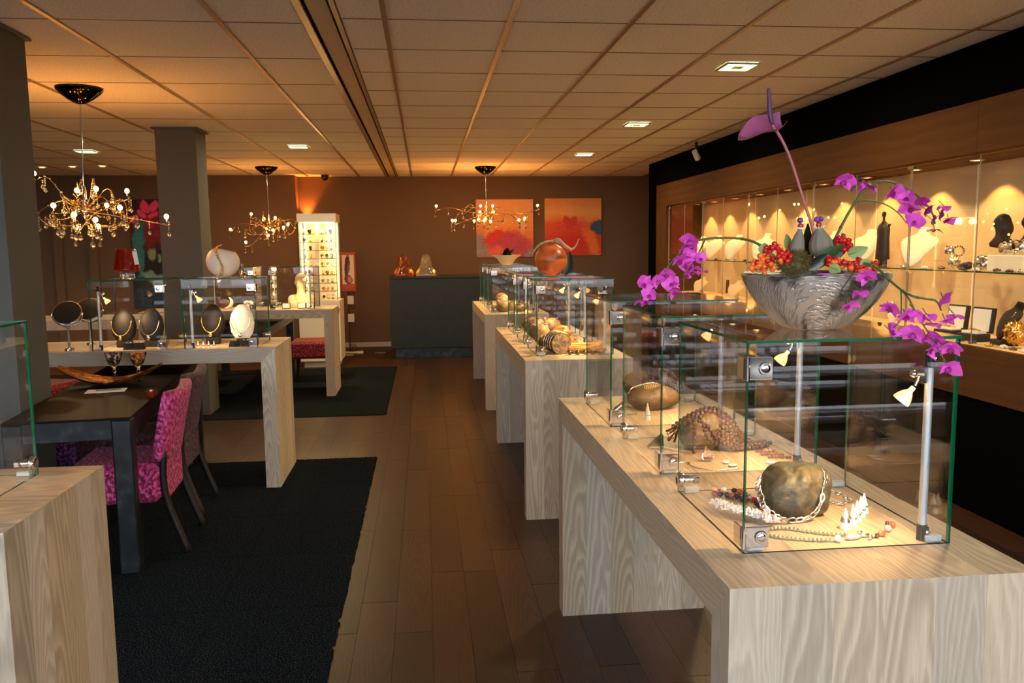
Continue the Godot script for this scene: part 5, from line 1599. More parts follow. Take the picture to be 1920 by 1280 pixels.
	net([[Vector3(-0.1, 0.08, -0.01), Vector3(0.1, 0.08, -0.01), 0.055, 0.055], [Vector3(-0.06, 0.02, 0), Vector3(0.06, 0.02, 0), 0.085, 0.085], [Vector3(0, 0.1, 0), Vector3(0, 0.17, 0.005), 0.07, 0.035], [Vector3(0, 0.16, 0.005), Vector3(0, 0.215, 0.01), 0.034, 0.034], [Vector3(0, 0.27, 0.0), Vector3(0, 0.3, -0.012), 0.057, 0.062], [Vector3(0, 0.225, 0.022), Vector3(0, 0.245, 0.02), 0.03, 0.042], [Vector3(0, 0.265, 0.06), Vector3(0, 0.247, 0.072), 0.006, 0.01], [Vector3(-0.012, 0.228, 0.052), Vector3(0.012, 0.228, 0.052), 0.007, 0.007], [Vector3(-0.06, 0.265, 0), Vector3(-0.06, 0.25, 0), 0.012, 0.008], [Vector3(0.06, 0.265, 0), Vector3(0.06, 0.25, 0), 0.012, 0.008]], 0.025, 0.0125, cbm)
	for k in cbm.v.size(): cbm.v[k].y = maxf(cbm.v[k].y, 0.0)
	obj("bust", cbm.put(), mat("clay_pale", rgb(206, 176, 136), 0.7), cb)
	for q in [[537, 8.62], [566, 8.62], [582, 8.62]]:
		var p := at_z(q[0], 578, q[1])
		var o := thing("price_card", "small framed white card standing before the clay bust", "card", Vector3(p.x, y9, -q[1]), 0.0, "framed cards by the clay bust")
		obj("frame", boxm(Vector3(0.085, 0.06, 0.02), 0.003), M.brown_leather, o, Vector3(0, 0.032, 0), Basis(Vector3.RIGHT, -0.2))
		obj("card", boxm(Vector3(0.07, 0.045, 0.004)), M.paper, o, Vector3(0, 0.034, 0.011), Basis(Vector3.RIGHT, -0.2))
	var cr := thing("crescent_ornament", "pale crescent-shaped ornament around a brown disc", "ornament", at_z(424, 580, 8.72) * Vector3(1, 0, 1) + Vector3(0, y9, 0))
	var crm := MB.new()
	var pts := []; var rad := []
	for k in 15:
		var a := -1.9 + 2.9 * k / 14.0
		pts.append(Vector3(cos(a) * 0.06, 0.075 + sin(a) * 0.06, 0.0)); rad.append(0.003 + 0.016 * sin(PI * k / 14.0))
	crm.tube(pts, rad, 10)
	obj("crescent", crm.put(), M.cream, cr)
	var crd := MB.new()
	crd.cyl(Vector3(-0.02, 0.06, -0.012), Vector3(-0.02, 0.06, 0.004), 0.05, 0.048, 24)
	obj("disc", crd.put(), M.brown_leather, cr)
	for q in [[450, "dark silk flower ornament beside the crescent", M.black_leather, 0.06], [466, "pale round ornament beside the dark silk flower", M.cream, 0.025]]:
		var p := at_z(q[0], 580, 8.72)
		var o := thing("flower_ornament", q[1], "ornament", Vector3(p.x, y9, -8.72))
		var fm := MB.new()
		for k in 9: fm.ball(Vector3(cos(k * 2.4) * 0.03, q[3] + sin(k * 2.4) * 0.02 + 0.03, sin(k * 1.3) * 0.02), Vector3(0.022, 0.016, 0.02), 10, 6)
		fm.cyl(Vector3.ZERO, Vector3(0, q[3], 0), 0.02, 0.012, 10)
		obj("bloom", fm.put(), q[2], o)
	var bw := thing("cream_dish", "wide shallow cream dish on the rear dark table", "dish", Vector3(-1.95, 0.75 + RUG, -9.34))
	var bwm := MB.new()
	bwm.lathe([Vector2(0.0, 0.0), Vector2(0.06, 0.0), Vector2(0.16, 0.03), Vector2(0.24, 0.055), Vector2(0.238, 0.06), Vector2(0.15, 0.038), Vector2(0.0, 0.012)], 36)
	obj("dish", bwm.put(), M.cream, bw)
	# case on the table before the first pillar
	var lb := thing("leather_bust", "black leather necklace collar with white price tag", "jewellery bust", Vector3(-1.34, 0.9, -2.1), 0.7)
	lb.scale = Vector3.ONE * 0.85
	obj("form", bust_mesh(0.9), M.black_leather, lb, Vector3(0, 0.02, 0.02), Basis(Vector3.RIGHT, -0.5))
	obj("prop", prop_mesh(), M.black_leather, lb, Vector3(0, 0, -0.06))
	var lbn := MB.new()
	for k in 19:
		var a := PI * k / 18.0
		lbn.ball(Vector3(-cos(a) * 0.06, 0.15 - sin(a) * 0.05, 0.01 + 0.012 * sin(a)), Vector3.ONE * 0.004, 8, 6)
	obj("necklace", lbn.put(), M.silver, lb)
	obj("tag", boxm(Vector3(0.012, 0.03, 0.001)), M.tag_white, lb, Vector3(0.05, 0.045, 0.05))

# ---------------------------------------------------------------- jewellery in the first cases
func on(px: float, py: float, lift := 0.0) -> Vector3:
	return at_y(px, py, 0.9 + lift)
func beads(pts: Array, r: float, mb: MB, gap := 2.0, squash := 1.0) -> void:
	# beads threaded along a path
	var acc := 0.0
	var last: Vector3 = pts[0]
	mb.ball(last, Vector3(r, r * squash, r), 10, 7)
	for k in range(1, pts.size()):
		var seg: Vector3 = pts[k] - last
		while seg.length() >= r * gap:
			last += seg.normalized() * r * gap
			mb.ball(last, Vector3(r, r * squash, r), 10, 7)
			seg = pts[k] - last
func px_path(list: Array, lift: float) -> Array:
	var c := []
	for q in list: c.append(on(q[0], q[1], lift))
	return spline(c, 8)

func hero_case() -> void:
	# olive stone with a chain of flat silver links hung round it
	var sc := on(1490, 962)
	var so := thing("display_stone", "olive-brown boulder wearing a silver link chain", "stone", sc + Vector3(0, 0.055, 0), 0.3)
	var sm := MB.new()
	stone_mesh(sm, Vector3(0.086, 0.066, 0.062), 0.16, 3, 3.2, 64, 0.84, 0.82)
	obj("stone", sm.put(), M.stone_olive, so)
	var ch := thing("link_necklace", "silver necklace of flat oval links draped on olive stone", "necklace", so.position)
	var cz := -so.position.z
	var ctrl := []
	for q in [[1540, 879, 0.0], [1548, 893, 0.03], [1544, 920, 0.045], [1538, 945, 0.058], [1524, 965, 0.068], [1500, 974, 0.07], [1470, 973, 0.07], [1446, 962, 0.068], [1430, 945, 0.058], [1424, 922, 0.045], [1420, 905, 0.03], [1428, 888, 0.0]]:
		ctrl.append(at_z(q[0], q[1], cz - q[2]) - so.position)
	var path := spline(ctrl, 6)
	var acc := 0
	for k in range(0, path.size() - 2, 3):
		var p: Vector3 = path[k]
		var d: Vector3 = (path[k + 2] - path[k]).normalized()
		var nn := Vector3(p.x, p.y, p.z).normalized()
		var sd := d.cross(nn).normalized()
		var lk := MB.new()
		var ring := []
		for j in 16:
			var a := TAU * j / 16.0
			ring.append(p + d * cos(a) * 0.0095 + sd * sin(a) * (0.006 + 0.0015 * (acc % 3)))
		lk.tube(ring, 0.0018 + 0.0006 * (acc % 2), 6, false, true)
		if acc % 3 == 0:
			for j in 1: lk.ball(p, Vector3(0.008, 0.006, 0.0016), 12, 6, Basis(d, sd, nn))
		obj("link", lk.put(), M.silver if acc % 5 else M.pearl_white, ch)
		acc += 1
	# green pearl necklace lying in a long loop
	var gp := thing("pearl_necklace", "sage green pearl necklace in a long loop with rose stone end", "necklace", on(1500, 1000))
	var o0 := gp.position
	var loops := [[[1434, 999], [1450, 1004], [1480, 1008], [1520, 1011], [1560, 1012]], [[1440, 991], [1470, 989], [1500, 993], [1535, 998], [1570, 1001], [1592, 1001]]]
	var gm := MB.new()
	for l in loops: beads(px_path(l, 0.0045), 0.0043, gm)
	for k in gm.v.size(): gm.v[k] -= o0
	obj("pearls", gm.put(), M.pearl_green, gp)
	for q in [[1571, 1009, 0.0075, "pearl_white", Vector3(1, 1, 1)], [1599, 1006, 0.006, "bead_rose", Vector3(3.2, 1, 1.1)], [1622, 1003, 0.0045, "silver", Vector3(2.6, 1, 1)], [1612, 998, 0.004, "silver", Vector3(1.6, 1.4, 1)], [1632, 1009, 0.0035, "silver", Vector3(1.5, 1, 1)], [1637, 1004, 0.0045, "pearl_green", Vector3(1, 1, 1)], [1644, 1004, 0.005, "bead_violet", Vector3(1, 1, 1)], [1653, 1000, 0.006, "bead_amber", Vector3(1.8, 1, 1.1)], [1665, 990, 0.0075, "bead_rose", Vector3(1, 1, 1)], [1664, 981, 0.0055, "bead_violet", Vector3(1, 1, 1)], [1673, 983, 0.0075, "bead_amber", Vector3(0.9, 1, 1)]]:
		var b := MB.new()
		b.ball(on(q[0], q[1], q[2]) - o0, Vector3.ONE * q[2] * q[4], 14, 10, Basis(Vector3.UP, 0.15))
		obj("bead", b.put(), M[q[3]], gp)
	var cl := MB.new()
	for q in [[1424, 993], [1432, 997], [1436, 988]]:
		var c := on(q[0], q[1], 0.003) - o0
		var ring := []
		for j in 12: ring.append(c + Vector3(cos(TAU * j / 12.0) * 0.008, 0, sin(TAU * j / 12.0) * 0.005))
		cl.tube(ring, 0.0014, 6, false, true)
	obj("clasp", cl.put(), M.silver, gp)
	# thick rope of white stick pearls
	var kp := thing("stick_pearl_rope", "thick rope necklace of white stick pearls beside the olive stone", "necklace", on(1395, 960))
	var km := MB.new()
	var kpath := px_path([[1344, 944], [1365, 953], [1395, 960], [1425, 968], [1452, 977]], 0.012)
	var r := RandomNumberGenerator.new()
	r.seed = 31
	for k in 330:
		var p: Vector3 = kpath[r.randi() % kpath.size()]
		var dv := Vector3(r.randfn(), absf(r.randfn()) * 0.8, r.randfn()).normalized()
		var c := p + dv * 0.014 * Vector3(1, 0.7, 1) - kp.position
		var b := Basis(Quaternion(Vector3.RIGHT, (dv + Vector3(r.randf_range(-0.6, 0.6), 0, r.randf_range(-0.6, 0.6))).normalized()))
		km.ball(Vector3(c.x, maxf(c.y, 0.003), c.z), Vector3(r.randf_range(0.005, 0.0085), 0.0026, 0.0026), 7, 5, b)
	var kpo := obj("pearls", km.put(), M.pearl_white, kp)
	kpo.set_meta("kind", "stuff")
	# necklace of mixed coloured stones
	var mx := thing("bead_necklace", "necklace of mixed red, violet and moss stones behind stick pearls", "necklace", on(1375, 925))
	for q in [[1340, 917, "bead_rose"], [1340, 924, "bead_red"], [1350, 926, "bead_blue"], [1364, 927, "bead_moss"], [1372, 928, "bead_amber"], [1382, 930, "bead_violet"], [1392, 934, "bead_violet"], [1399, 936, "bead_red"], [1357, 917, "pearl_white"], [1377, 919, "bead_violet"], [1387, 921, "bead_amber"], [1396, 925, "bead_amber"], [1404, 930, "bead_moss"], [1415, 936, "bead_red"], [1420, 944, "bead_violet"], [1424, 952, "bead_violet"], [1426, 958, "bead_amber"], [1408, 933, "bead_rose"]]:
		var b := MB.new()
		b.ball(on(q[0], q[1], 0.0065) - mx.position, Vector3(0.008, 0.0062, 0.0062), 12, 8, Basis(Vector3.UP, -0.4))
		obj("bead", b.put(), M[q[2]], mx)
	# oval link bracelet
	var lb := thing("oval_bracelet", "silver bracelet of open oval links beside the olive stone", "bracelet", on(1572, 932))
	var ci := 0
	for q in [[1562, 921], [1573, 925], [1585, 931], [1592, 937], [1560, 940], [1568, 943], [1578, 944], [1587, 941]]:
		var c := on(q[0], q[1], 0.003) - lb.position
		var ring := []
		for j in 16: ring.append(c + (Basis(Vector3.UP, 0.5 * ci) * Vector3(cos(TAU * j / 16.0) * (0.011 if ci % 2 else 0.007), 0, sin(TAU * j / 16.0) * 0.006)))
		var m := MB.new()
		m.tube(ring, 0.0016, 6, false, true)
		obj("link", m.put(), M.silver, lb)
		ci += 1
	# five ring cones with silver rings
	var cn := ["first white ring cone of the row, wearing a broad wound silver ring", "second white ring cone of the row beside the olive stone", "third white ring cone of the row beside the olive stone", "fourth white ring cone of the row beside the olive stone", "last white ring cone of the row, furthest from the pearl loop"]
	var i := 0
	for q in [[1584, 991], [1598, 984], [1606, 976], [1613, 968], [1619, 961]]:
		var c := ring_cone(on(q[0], q[1]), 0.048, cn[i], "white ring cones in the bowl case", 0.0115)
		var m := MB.new()
		var n := 4 if i == 0 else 2
		for k in n:
			var y := 0.017 + k * 0.0028
			var rr := lerpf(0.0115, 0.0, y / 0.05) + 0.0012
			var ring := []
			for j in 18: ring.append(Vector3(cos(TAU * j / 18.0) * rr, y + 0.0006 * sin(j * 1.4 + k), sin(TAU * j / 18.0) * rr))
			m.tube(ring, 0.0017, 6, false, true)
		if i > 0: m.ball(Vector3(0.004, 0.021, 0.009), Vector3(0.004, 0.003, 0.003), 8, 6)
		obj("ring", m.put(), M.silver, c)
		i += 1
	# second case: tan stone under a heap of dark pearl strands
	var ts := thing("display_stone", "tan stone under the heap of dark pearl strands", "stone", on(1318, 838) + Vector3(0, 0.048, 0), 0.2)
	var tm := MB.new()
	stone_mesh(tm, Vector3(0.075, 0.062, 0.05), 0.2, 13, 3.0, 44, 0.8)
	obj("stone", tm.put(), M.stone_tan, ts)
	var names := ["pearl_bronze", "pearl_peacock", "pearl_rose", "pearl_bronze"]
	var o := thing("pearl_bundle", "heaped bundle of dark bronze and peacock pearl strands over the tan stone", "necklace", ts.position)
	for s in 17:
		var t := s / 16.0
		var ctrl2 := []
		# strands start at the left knot, climb over the stone and fan down to the right
		var low := lerpf(0.0, 76.0, t)
		var jit := r.randf_range(-4.0, 4.0)
		for q in [[1264 + r.randf_range(-4, 6), 806 + r.randf_range(-8, 8), 0.3], [1279 + t * 10.0, 786 + low * 0.1, 0.4], [1306 + t * 12.0, 768 + low * 0.36 + jit, 0.55], [1336 + t * 8.0, 761 + low * 0.85 + jit, 0.8], [1366 + t * 4.0, 778 + low * 0.85 + jit, 1.0], [1386 + jit * 1.5, 812 + low * 0.6, 1.0], [1404 + jit * 2.0, 840 + low * 0.3, 0.9], [1434 + r.randf_range(-10, 16), 854 + r.randf_range(-6, 8), 0.7]]:
			var p := at_z(q[0], q[1], -ts.position.z + 0.012 - 0.085 * t * q[2])
			p.y = maxf(p.y, 0.9085)
			ctrl2.append(p - ts.position)
		var m := MB.new()
		beads(spline(ctrl2, 9), r.randf_range(0.0062, 0.0072), m, 2.12)
		obj("strand", m.put(), M[names[s % 4]], o)
	for q in [[[1300, 786, 0.06], [1302, 805, 0.075], [1302, 828, 0.08], [1301, 848, 0.08]], [[1312, 782, 0.06], [1320, 800, 0.07], [1324, 815, 0.075], [1332, 828, 0.08], [1350, 834, 0.08]]]:
		var c2 := []
		for w in q: c2.append(at_z(w[0], w[1], -ts.position.z - w[2]) - ts.position)
		var m := MB.new()
		beads(spline(c2, 9), 0.0066, m, 2.12)
		obj("strand", m.put(), M.pearl_bronze, o)
	for q in [[1448, 851], [1462, 856], [1438, 845]]:
		var m := MB.new()
		beads([Vector3(-0.03, 0, -0.004), Vector3(0, 0.0, 0.0), Vector3(0.03, 0, 0.008)], 0.0048, m, 2.05)
		obj("strand", m.put(), M.pearl_rose, o, on(q[0], q[1], 0.005) - ts.position)
	var kn := thing("tassel_clasp", "bundle of silver tube clasps ending the dark pearl strands", "clasp", ts.position)
	var km2 := MB.new()
	for k in 9:
		var p0 := at_z(1275 + r.randf_range(-3, 3), 795 + r.randf_range(-4, 4), -ts.position.z - 0.02) - ts.position
		var p1 := at_z(1252 + r.randf_range(-4, 14), 808 + k * 2.6, -ts.position.z - 0.045) - ts.position
		km2.cyl(p0, p1, 0.003, 0.0035, 8)
	obj("tubes", km2.put(), M.dark_chrome, kn)
	var dr := thing("crystal_pendant", "clear teardrop crystal pendant at the foot of the tan stone", "pendant", on(1327, 864))
	var drm := MB.new()
	drm.ball(Vector3(0, 0.015, 0), Vector3(0.017, 0.015, 0.015), 20, 14)
	drm.lathe([Vector2(0.012, 0.0), Vector2(0.008, 0.01), Vector2(0.003, 0.02), Vector2(0.0, 0.024)], 16, Transform3D(Basis(Vector3.BACK, 0.25), Vector3(0.0, 0.022, 0)))
	obj("drop", drm.put(), M.crystal, dr)
	for q in [[1374, 871, 0.5], [1444, 866, -0.4], [1361, 865, 1.2]]:
		o = thing("shell_ornament", "pale mother-of-pearl shell disc by the pearl heap", "shell", on(q[0], q[1], 0.004), q[2], "shell discs by the pearl heap")
		var m := MB.new()
		m.ball(Vector3.ZERO, Vector3(0.015, 0.004, 0.011), 18, 8)
		obj("disc", m.put(), M.pearl_white, o)
	var wr := thing("wire_choker", "thin silver wire choker lying in front of the dark pearls", "necklace", on(1340, 876))
	var wm := MB.new()
	var wp := px_path([[1262, 869], [1290, 866], [1296, 873], [1325, 880], [1350, 881], [1385, 877]], 0.002)
	for k in wp.size(): wp[k] -= wr.position
	wm.tube(wp, 0.0014, 6)
	obj("wire", wm.put(), M.silver, wr)
	var bn := thing("black_cuff", "small black folded cuff with silver trim beside the dark pearls", "bracelet", on(1232, 838))
	var bnm := MB.new()
	bnm.poly([Vector2(-0.03, 0), Vector2(0.018, 0), Vector2(0.016, 0.04), Vector2(-0.012, 0.018)], Vector3(0, 0, -0.012), Vector3.RIGHT, Vector3.UP, Vector3.BACK, 0.024)
	obj("cuff", bnm.put(), M.black_leather, bn)
	var bns := MB.new()
	bns.tube([Vector3(-0.028, 0.004, 0.014), Vector3(0.016, 0.004, 0.014)], 0.002, 6)
	obj("edge", bns.put(), M.silver, bn)
	# third case: flat brown stone with a silver collar
	var bs := thing("display_stone", "flat brown stone wearing a silver collar", "stone", on(1225, 766) + Vector3(0, 0.043, 0), 0.1)
	var bsm := MB.new()
	stone_mesh(bsm, Vector3(0.105, 0.05, 0.06), 0.14, 23, 3.0, 44, 0.86)
	obj("stone", bsm.put(), M.stone_brown, bs)
	var co := thing("silver_collar", "open silver collar with fringe lying over the brown stone", "necklace", bs.position)
	var cm := MB.new()
	var cp := []
	for q in [[1178, 738, 0.06], [1184, 728, 0.05], [1200, 722, 0.03], [1222, 718, 0.015], [1240, 722, 0.01]]:
		cp.append(at_z(q[0], q[1], -bs.position.z - q[2]) - bs.position)
	cm.tube(spline(cp, 6), 0.003, 8)
	obj("collar", cm.put(), M.silver, co)
	var cf := MB.new()
	for k in 9:
		var p := at_z(1208 + k * 3.4, 720 + absf(k - 4.0) * 0.4, -bs.position.z - 0.02) - bs.position
		cf.cyl(p, p + Vector3(0.002, -0.02, 0.006), 0.003, 0.0022, 6)
	obj("fringe", cf.put(), M.gold, co)
	var rc := ring_cone(on(1214, 787), 0.062, "single white ring cone before the brown stone", "", 0.0125)
	var rcm := MB.new()
	rcm.lathe([Vector2(0.0095, -0.0015), Vector2(0.0105, 0.0), Vector2(0.0095, 0.0015)], 16, Transform3D(Basis(), Vector3(0, 0.018, 0)))
	obj("ring", rcm.put(), M.silver, rc)
	var bk := thing("black_cuff", "black folded cuff with white beads beside the brown stone", "bracelet", on(1160, 773))
	obj("cuff", bnm.put(), M.black_leather, bk)
	var bkm := MB.new()
	for k in 5: bkm.ball(Vector3(-0.014 + k * 0.005, 0.012 + k * 0.004, 0.014), Vector3.ONE * 0.0035, 8, 6)
	obj("beads", bkm.put(), M.pearl_white, bk)
	var cb := thing("clear_beads", "short string of clear beads before the brown stone", "necklace", on(1180, 778))
	var cbm := MB.new()
	beads(spline([Vector3(-0.02, 0.004, 0.01), Vector3(0, 0.004, 0.0), Vector3(0.02, 0.004, -0.006), Vector3(0.03, 0.004, -0.01)], 6), 0.005, cbm)
	obj("beads", cbm.put(), M.crystal, cb)
	# dark bead bundle on a second brown stone behind
	var b2 := thing("display_stone", "dark brown stone at the rear of the flat stone's case", "stone", on(1215, 742) + Vector3(0, 0.05, 0))
	var b2m := MB.new()
	stone_mesh(b2m, Vector3(0.11, 0.06, 0.05), 0.16, 27, 3.0, 40, 0.85)
	obj("stone", b2m.put(), M.stone_brown, b2)
	o = thing("bead_bundle", "bundle of dark red and bronze bead strands over the rear brown stone", "necklace", b2.position)
	for s in 7:
		var m := MB.new()
		beads(spline([Vector3(-0.01 + s * 0.009, 0.03, 0.05), Vector3(-0.004 + s * 0.009, 0.06, 0.02), Vector3(0.01 + s * 0.011, 0.058, -0.01), Vector3(0.05 + s * 0.012, 0.03, 0.03), Vector3(0.07 + s * 0.01, -0.03, 0.06)], 8), 0.0045, m, 2.05)
		obj("strand", m.put(), M[["pearl_bronze", "bead_violet", "pearl_rose"][s % 3]], o)

# ---------------------------------------------------------------- silver bowl with orchids
func petal(mb: MB, root: Vector3, b: Basis, ln: float, w: float, curl: float, tip := 0.5) -> void:
	# a bent blade along +y of the basis, facing +z
	var rows := []
	for i in 6:
		var t := i / 5.0
		var hw := w * pow(sin(PI * pow(clampf(t * 0.94 + 0.03, 0, 1), tip)), 0.8)
		var row := []
		for j in 5:
			var u := j / 2.0 - 1.0
			row.append(root + b * Vector3(u * hw, t * ln, curl * t * t * ln - 0.18 * u * u * hw))
		rows.append(row)
	mb.grid(rows, false)
func flower_mesh(sd: int) -> ArrayMesh:
	var r := RandomNumberGenerator.new()
	r.seed = sd
	var a := MB.new(); var l := MB.new()
	for q in [[0.0, 0.033, 0.013, 0.6], [2.2, 0.031, 0.012, 0.62], [-2.2, 0.031, 0.012, 0.62], [1.18, 0.034, 0.021, 0.75], [-1.18, 0.034, 0.021, 0.75]]:
		petal(a, Vector3(0, 0, 0), Basis(Vector3.BACK, q[0] + r.randf_range(-0.12, 0.12)) * Basis(Vector3.RIGHT, r.randf_range(-0.1, 0.3)), q[1], q[2], r.randf_range(0.1, 0.5), q[3])
	for s in [-1, 0, 1]: petal(l, Vector3(0, -0.001, 0.003), Basis(Vector3.BACK, PI + s * 0.7) * Basis(Vector3.RIGHT, 0.9 - 0.3 * absf(s)), 0.014, 0.006, -0.4)
	l.ball(Vector3(0, 0.001, 0.005), Vector3(0.003, 0.003, 0.005), 8, 6)
	return l.put(a.put())

func spray(called: String, label: String, stems: Array, blooms: Array, flowers: Array, base: Vector3) -> void:
	var o := thing(called, label, "orchid", base, 0.0, "orchid sprays in the silver bowl")
	for s in stems:
		var c := []
		for q in s[0]: c.append(at_z(q[0], q[1], q[2]) - base)
		var path := spline(c, 6)
		var rad := []
		for k in path.size(): rad.append(lerpf(s[1], s[2], float(k) / (path.size() - 1)))
		var mb := MB.new()
		mb.tube(path, rad, 8)
		for k in range(4, path.size(), 7): mb.ball(path[k], Vector3.ONE * rad[k] * 1.35, 8, 6)
		obj("stem", mb.put(), s[3], o)
	var r := RandomNumberGenerator.new()
	r.seed = called.length() + int(blooms[0][0])
	for q in blooms:
		var p := at_z(q[0], q[1], q[2]) - base
		var b := Basis(Vector3.UP, r.randf_range(-1.1, 1.1) + q[4]) * Basis(Vector3.RIGHT, r.randf_range(-0.7, 0.9) + q[5]) * Basis(Vector3.BACK, r.randf_range(-0.6, 0.6))
		var dk: bool = q[6] if q.size() > 6 else false
		obj("flower", flowers[r.randi() % flowers.size()], [M.petal_dark if dk else M.petal, M.lip], o, p, b.scaled(Vector3.ONE * q[3] / 0.074))
		var st := MB.new()
		st.tube([p, p + Vector3(r.randf_range(-0.008, 0.008), 0.012, -0.014)], 0.0009, 5)
		obj("flower_stalk", st.put(), M.stem_green, o)

func hero_bowl() -> void:
	var c := at_z(1525, 600, 1.75)
	c.y = 1.3335
	var bo := thing("silver_bowl", "wide hammered silver bowl standing on the first glass case", "bowl", c)
	var mb := MB.new()
	var prof := [Vector2(0.0, 0.0), Vector2(0.062, 0.0), Vector2(0.068, 0.002), Vector2(0.088, 0.016), Vector2(0.11, 0.036), Vector2(0.13, 0.06), Vector2(0.146, 0.086), Vector2(0.156, 0.108), Vector2(0.1595, 0.117), Vector2(0.158, 0.1225), Vector2(0.152, 0.1245), Vector2(0.138, 0.1235), Vector2(0.133, 0.119), Vector2(0.126, 0.1), Vector2(0.1, 0.08), Vector2(0.0, 0.075)]
	mb.lathe(prof, 72, Transform3D(), Vector2(1, 1))
	obj("bowl", mb.put(), M.bowl_silver, bo)
	var ml := MB.new()
	ml.ball(Vector3(-0.05, 0.1245, 0.142), Vector3(0.018, 0.0016, 0.006), 16, 6)
	obj("fallen_petal", ml.put(), M.petal, bo)
	var rim := c + Vector3(0, 0.112, 0)
	var flowers := []
	for k in 6: flowers.append(flower_mesh(200 + k))
	# three orchid sprays
	var zc := 1.72
	var top_b := []
	for q in [[1584, 338, 0.056, 0.0, 0.2], [1612, 350, 0.04, 0.9, 0.0], [1637, 349, 0.044, -0.9, 0.1], [1674, 360, 0.058, -0.2, 0.1], [1700, 372, 0.05, 0.2, 0.0], [1706, 390, 0.054, 0.0, 0.3], [1727, 378, 0.04, 0.5, 0.2], [1737, 394, 0.042, 0.8, 0.2], [1714, 415, 0.052, 0.0, 0.6], [1770, 386, 0.046, 0.4, 1.0], [1763, 402, 0.038, 0.3, 0.8], [1748, 412, 0.034, 0.2, 0.6], [1778, 411, 0.046, 0.4, 1.0], [1752, 430, 0.044, 0.0, 0.8]]:
		top_b.append([q[0], q[1], zc + 0.0, q[2], q[3], q[4], q[0] > 1720 and q[0] < 1765])
	spray("orchid_spray", "tall arching magenta orchid spray reaching towards the cabinet", [[[[1562, 455, zc], [1585, 410, zc], [1606, 375, zc], [1622, 355, zc], [1645, 342, zc], [1670, 341, zc], [1700, 353, zc], [1730, 375, zc], [1748, 400, zc], [1753, 420, zc]], 0.0032, 0.0016, M.stem_green], [[[1606, 377, zc], [1632, 376, zc], [1660, 383, zc], [1684, 399, zc], [1698, 416, zc]], 0.0019, 0.0011, M.stem_green], [[[1596, 358, zc], [1606, 345, zc], [1614, 334, zc], [1622, 345, zc]], 0.0015, 0.001, M.stem_brown]], top_b, flowers, rim)
	var zl := 1.74
	var lf := []
	for q in [[1293, 449, 0.05, 0.3, 0.0], [1284, 462, 0.05, -0.3, 0.4], [1298, 463, 0.045, 0.2, 0.2], [1276, 487, 0.06, 0.0, 0.2], [1290, 478, 0.045, 0.4, 0.2], [1312, 485, 0.036, 0.6, 0.3], [1286, 497, 0.042, -0.2, 0.5], [1299, 503, 0.038, 0.0, 0.8], [1311, 509, 0.05, 0.2, 1.0], [1287, 516, 0.036, 0.3, 0.2], [1249, 513, 0.048, 0.6, 0.3], [1232, 526, 0.042, 0.4, 0.6], [1208, 532, 0.05, 0.2, 0.2], [1258, 532, 0.046, -0.2, 0.4], [1266, 531, 0.036, 0.2, 0.4], [1264, 547, 0.044, 0.0, 0.9], [1218, 553, 0.044, 0.2, 0.6], [1204, 563, 0.046, -0.2, 0.6], [1213, 566, 0.04, 0.3, 0.8]]:
		lf.append([q[0], q[1], zl, q[2], q[3], q[4]])
	spray("orchid_spray", "low arching magenta orchid spray hanging over the neighbouring cases", [[[[1440, 470, 1.7], [1415, 454, 1.71], [1385, 447, zl], [1345, 446, zl], [1308, 451, zl], [1285, 464, zl], [1262, 488, zl], [1243, 513, zl], [1228, 540, zl], [1222, 556, zl]], 0.003, 0.0013, M.stem_green], [[[1322, 449, zl], [1312, 470, zl], [1300, 492, zl], [1285, 515, zl], [1266, 534, zl]], 0.0017, 0.001, M.stem_brown], [[[1302, 452, zl], [1304, 468, zl], [1308, 482, zl]], 0.0014, 0.001, M.stem_brown]], lf, flowers, rim)
	var zr := 1.49
	var rb := []
	for q in [[1625, 517, 1.56, 0.05, 0.1, 1.0], [1612, 545, 1.55, 0.052, 0.0, 1.0], [1591, 572, 1.55, 0.05, 0.1, 1.0], [1670, 577, 1.52, 0.05, -0.6, 0.2], [1671, 622, zr, 0.052, 0.0, 0.1], [1718, 583, zr, 0.056, 0.2, 1.1], [1700, 592, zr, 0.05, -0.3, 0.9], [1738, 590, zr, 0.05, 0.3, 1.0], [1768, 560, zr, 0.05, 0.4, 0.3], [1790, 590, zr, 0.046, 0.2, 1.0], [1748, 606, zr, 0.046, 0.3, 0.9], [1712, 624, zr, 0.056, -0.2, 0.9], [1736, 630, zr, 0.05, 0.3, 0.3], [1755, 635, zr, 0.05, 0.0, 0.6], [1746, 654, zr, 0.052, 0.0, 1.1], [1783, 652, zr, 0.052, 0.3, 0.4], [1780, 688, zr, 0.056, 0.1, 0.8], [1772, 600, zr, 0.04, 0.0, 1.0]]:
		rb.append([q[0], q[1], q[2], q[3], q[4], q[5]])
	spray("orchid_spray", "drooping magenta orchid spray spilling in front of the first case", [[[[1570, 500, 1.66], [1600, 492, 1.62], [1640, 500, 1.58], [1668, 525, 1.55], [1690, 543, 1.52], [1712, 555, zr], [1735, 560, zr], [1755, 564, zr], [1765, 582, zr]], 0.0034, 0.0016, M.stem_green], [[[1690, 543, 1.52], [1704, 560, 1.5], [1714, 580, zr], [1725, 600, zr], [1745, 630, zr], [1765, 665, zr], [1778, 685, zr]], 0.002, 0.0011, M.stem_green], [[[1689, 542, 1.52], [1690, 570, 1.51], [1688, 600, 1.5], [1676, 614, zr]], 0.0015, 0.001, M.stem_green], [[[1606, 500, 1.58], [1594, 520, 1.56], [1580, 540, 1.555], [1572, 556, 1.55]], 0.0013, 0.0009, M.stem_brown]], rb, flowers, rim)
	# anthurium
	var an := thing("anthurium", "single mauve anthurium on a tall pink stem", "flower", rim)
	var za := 1.74
	var ap := []
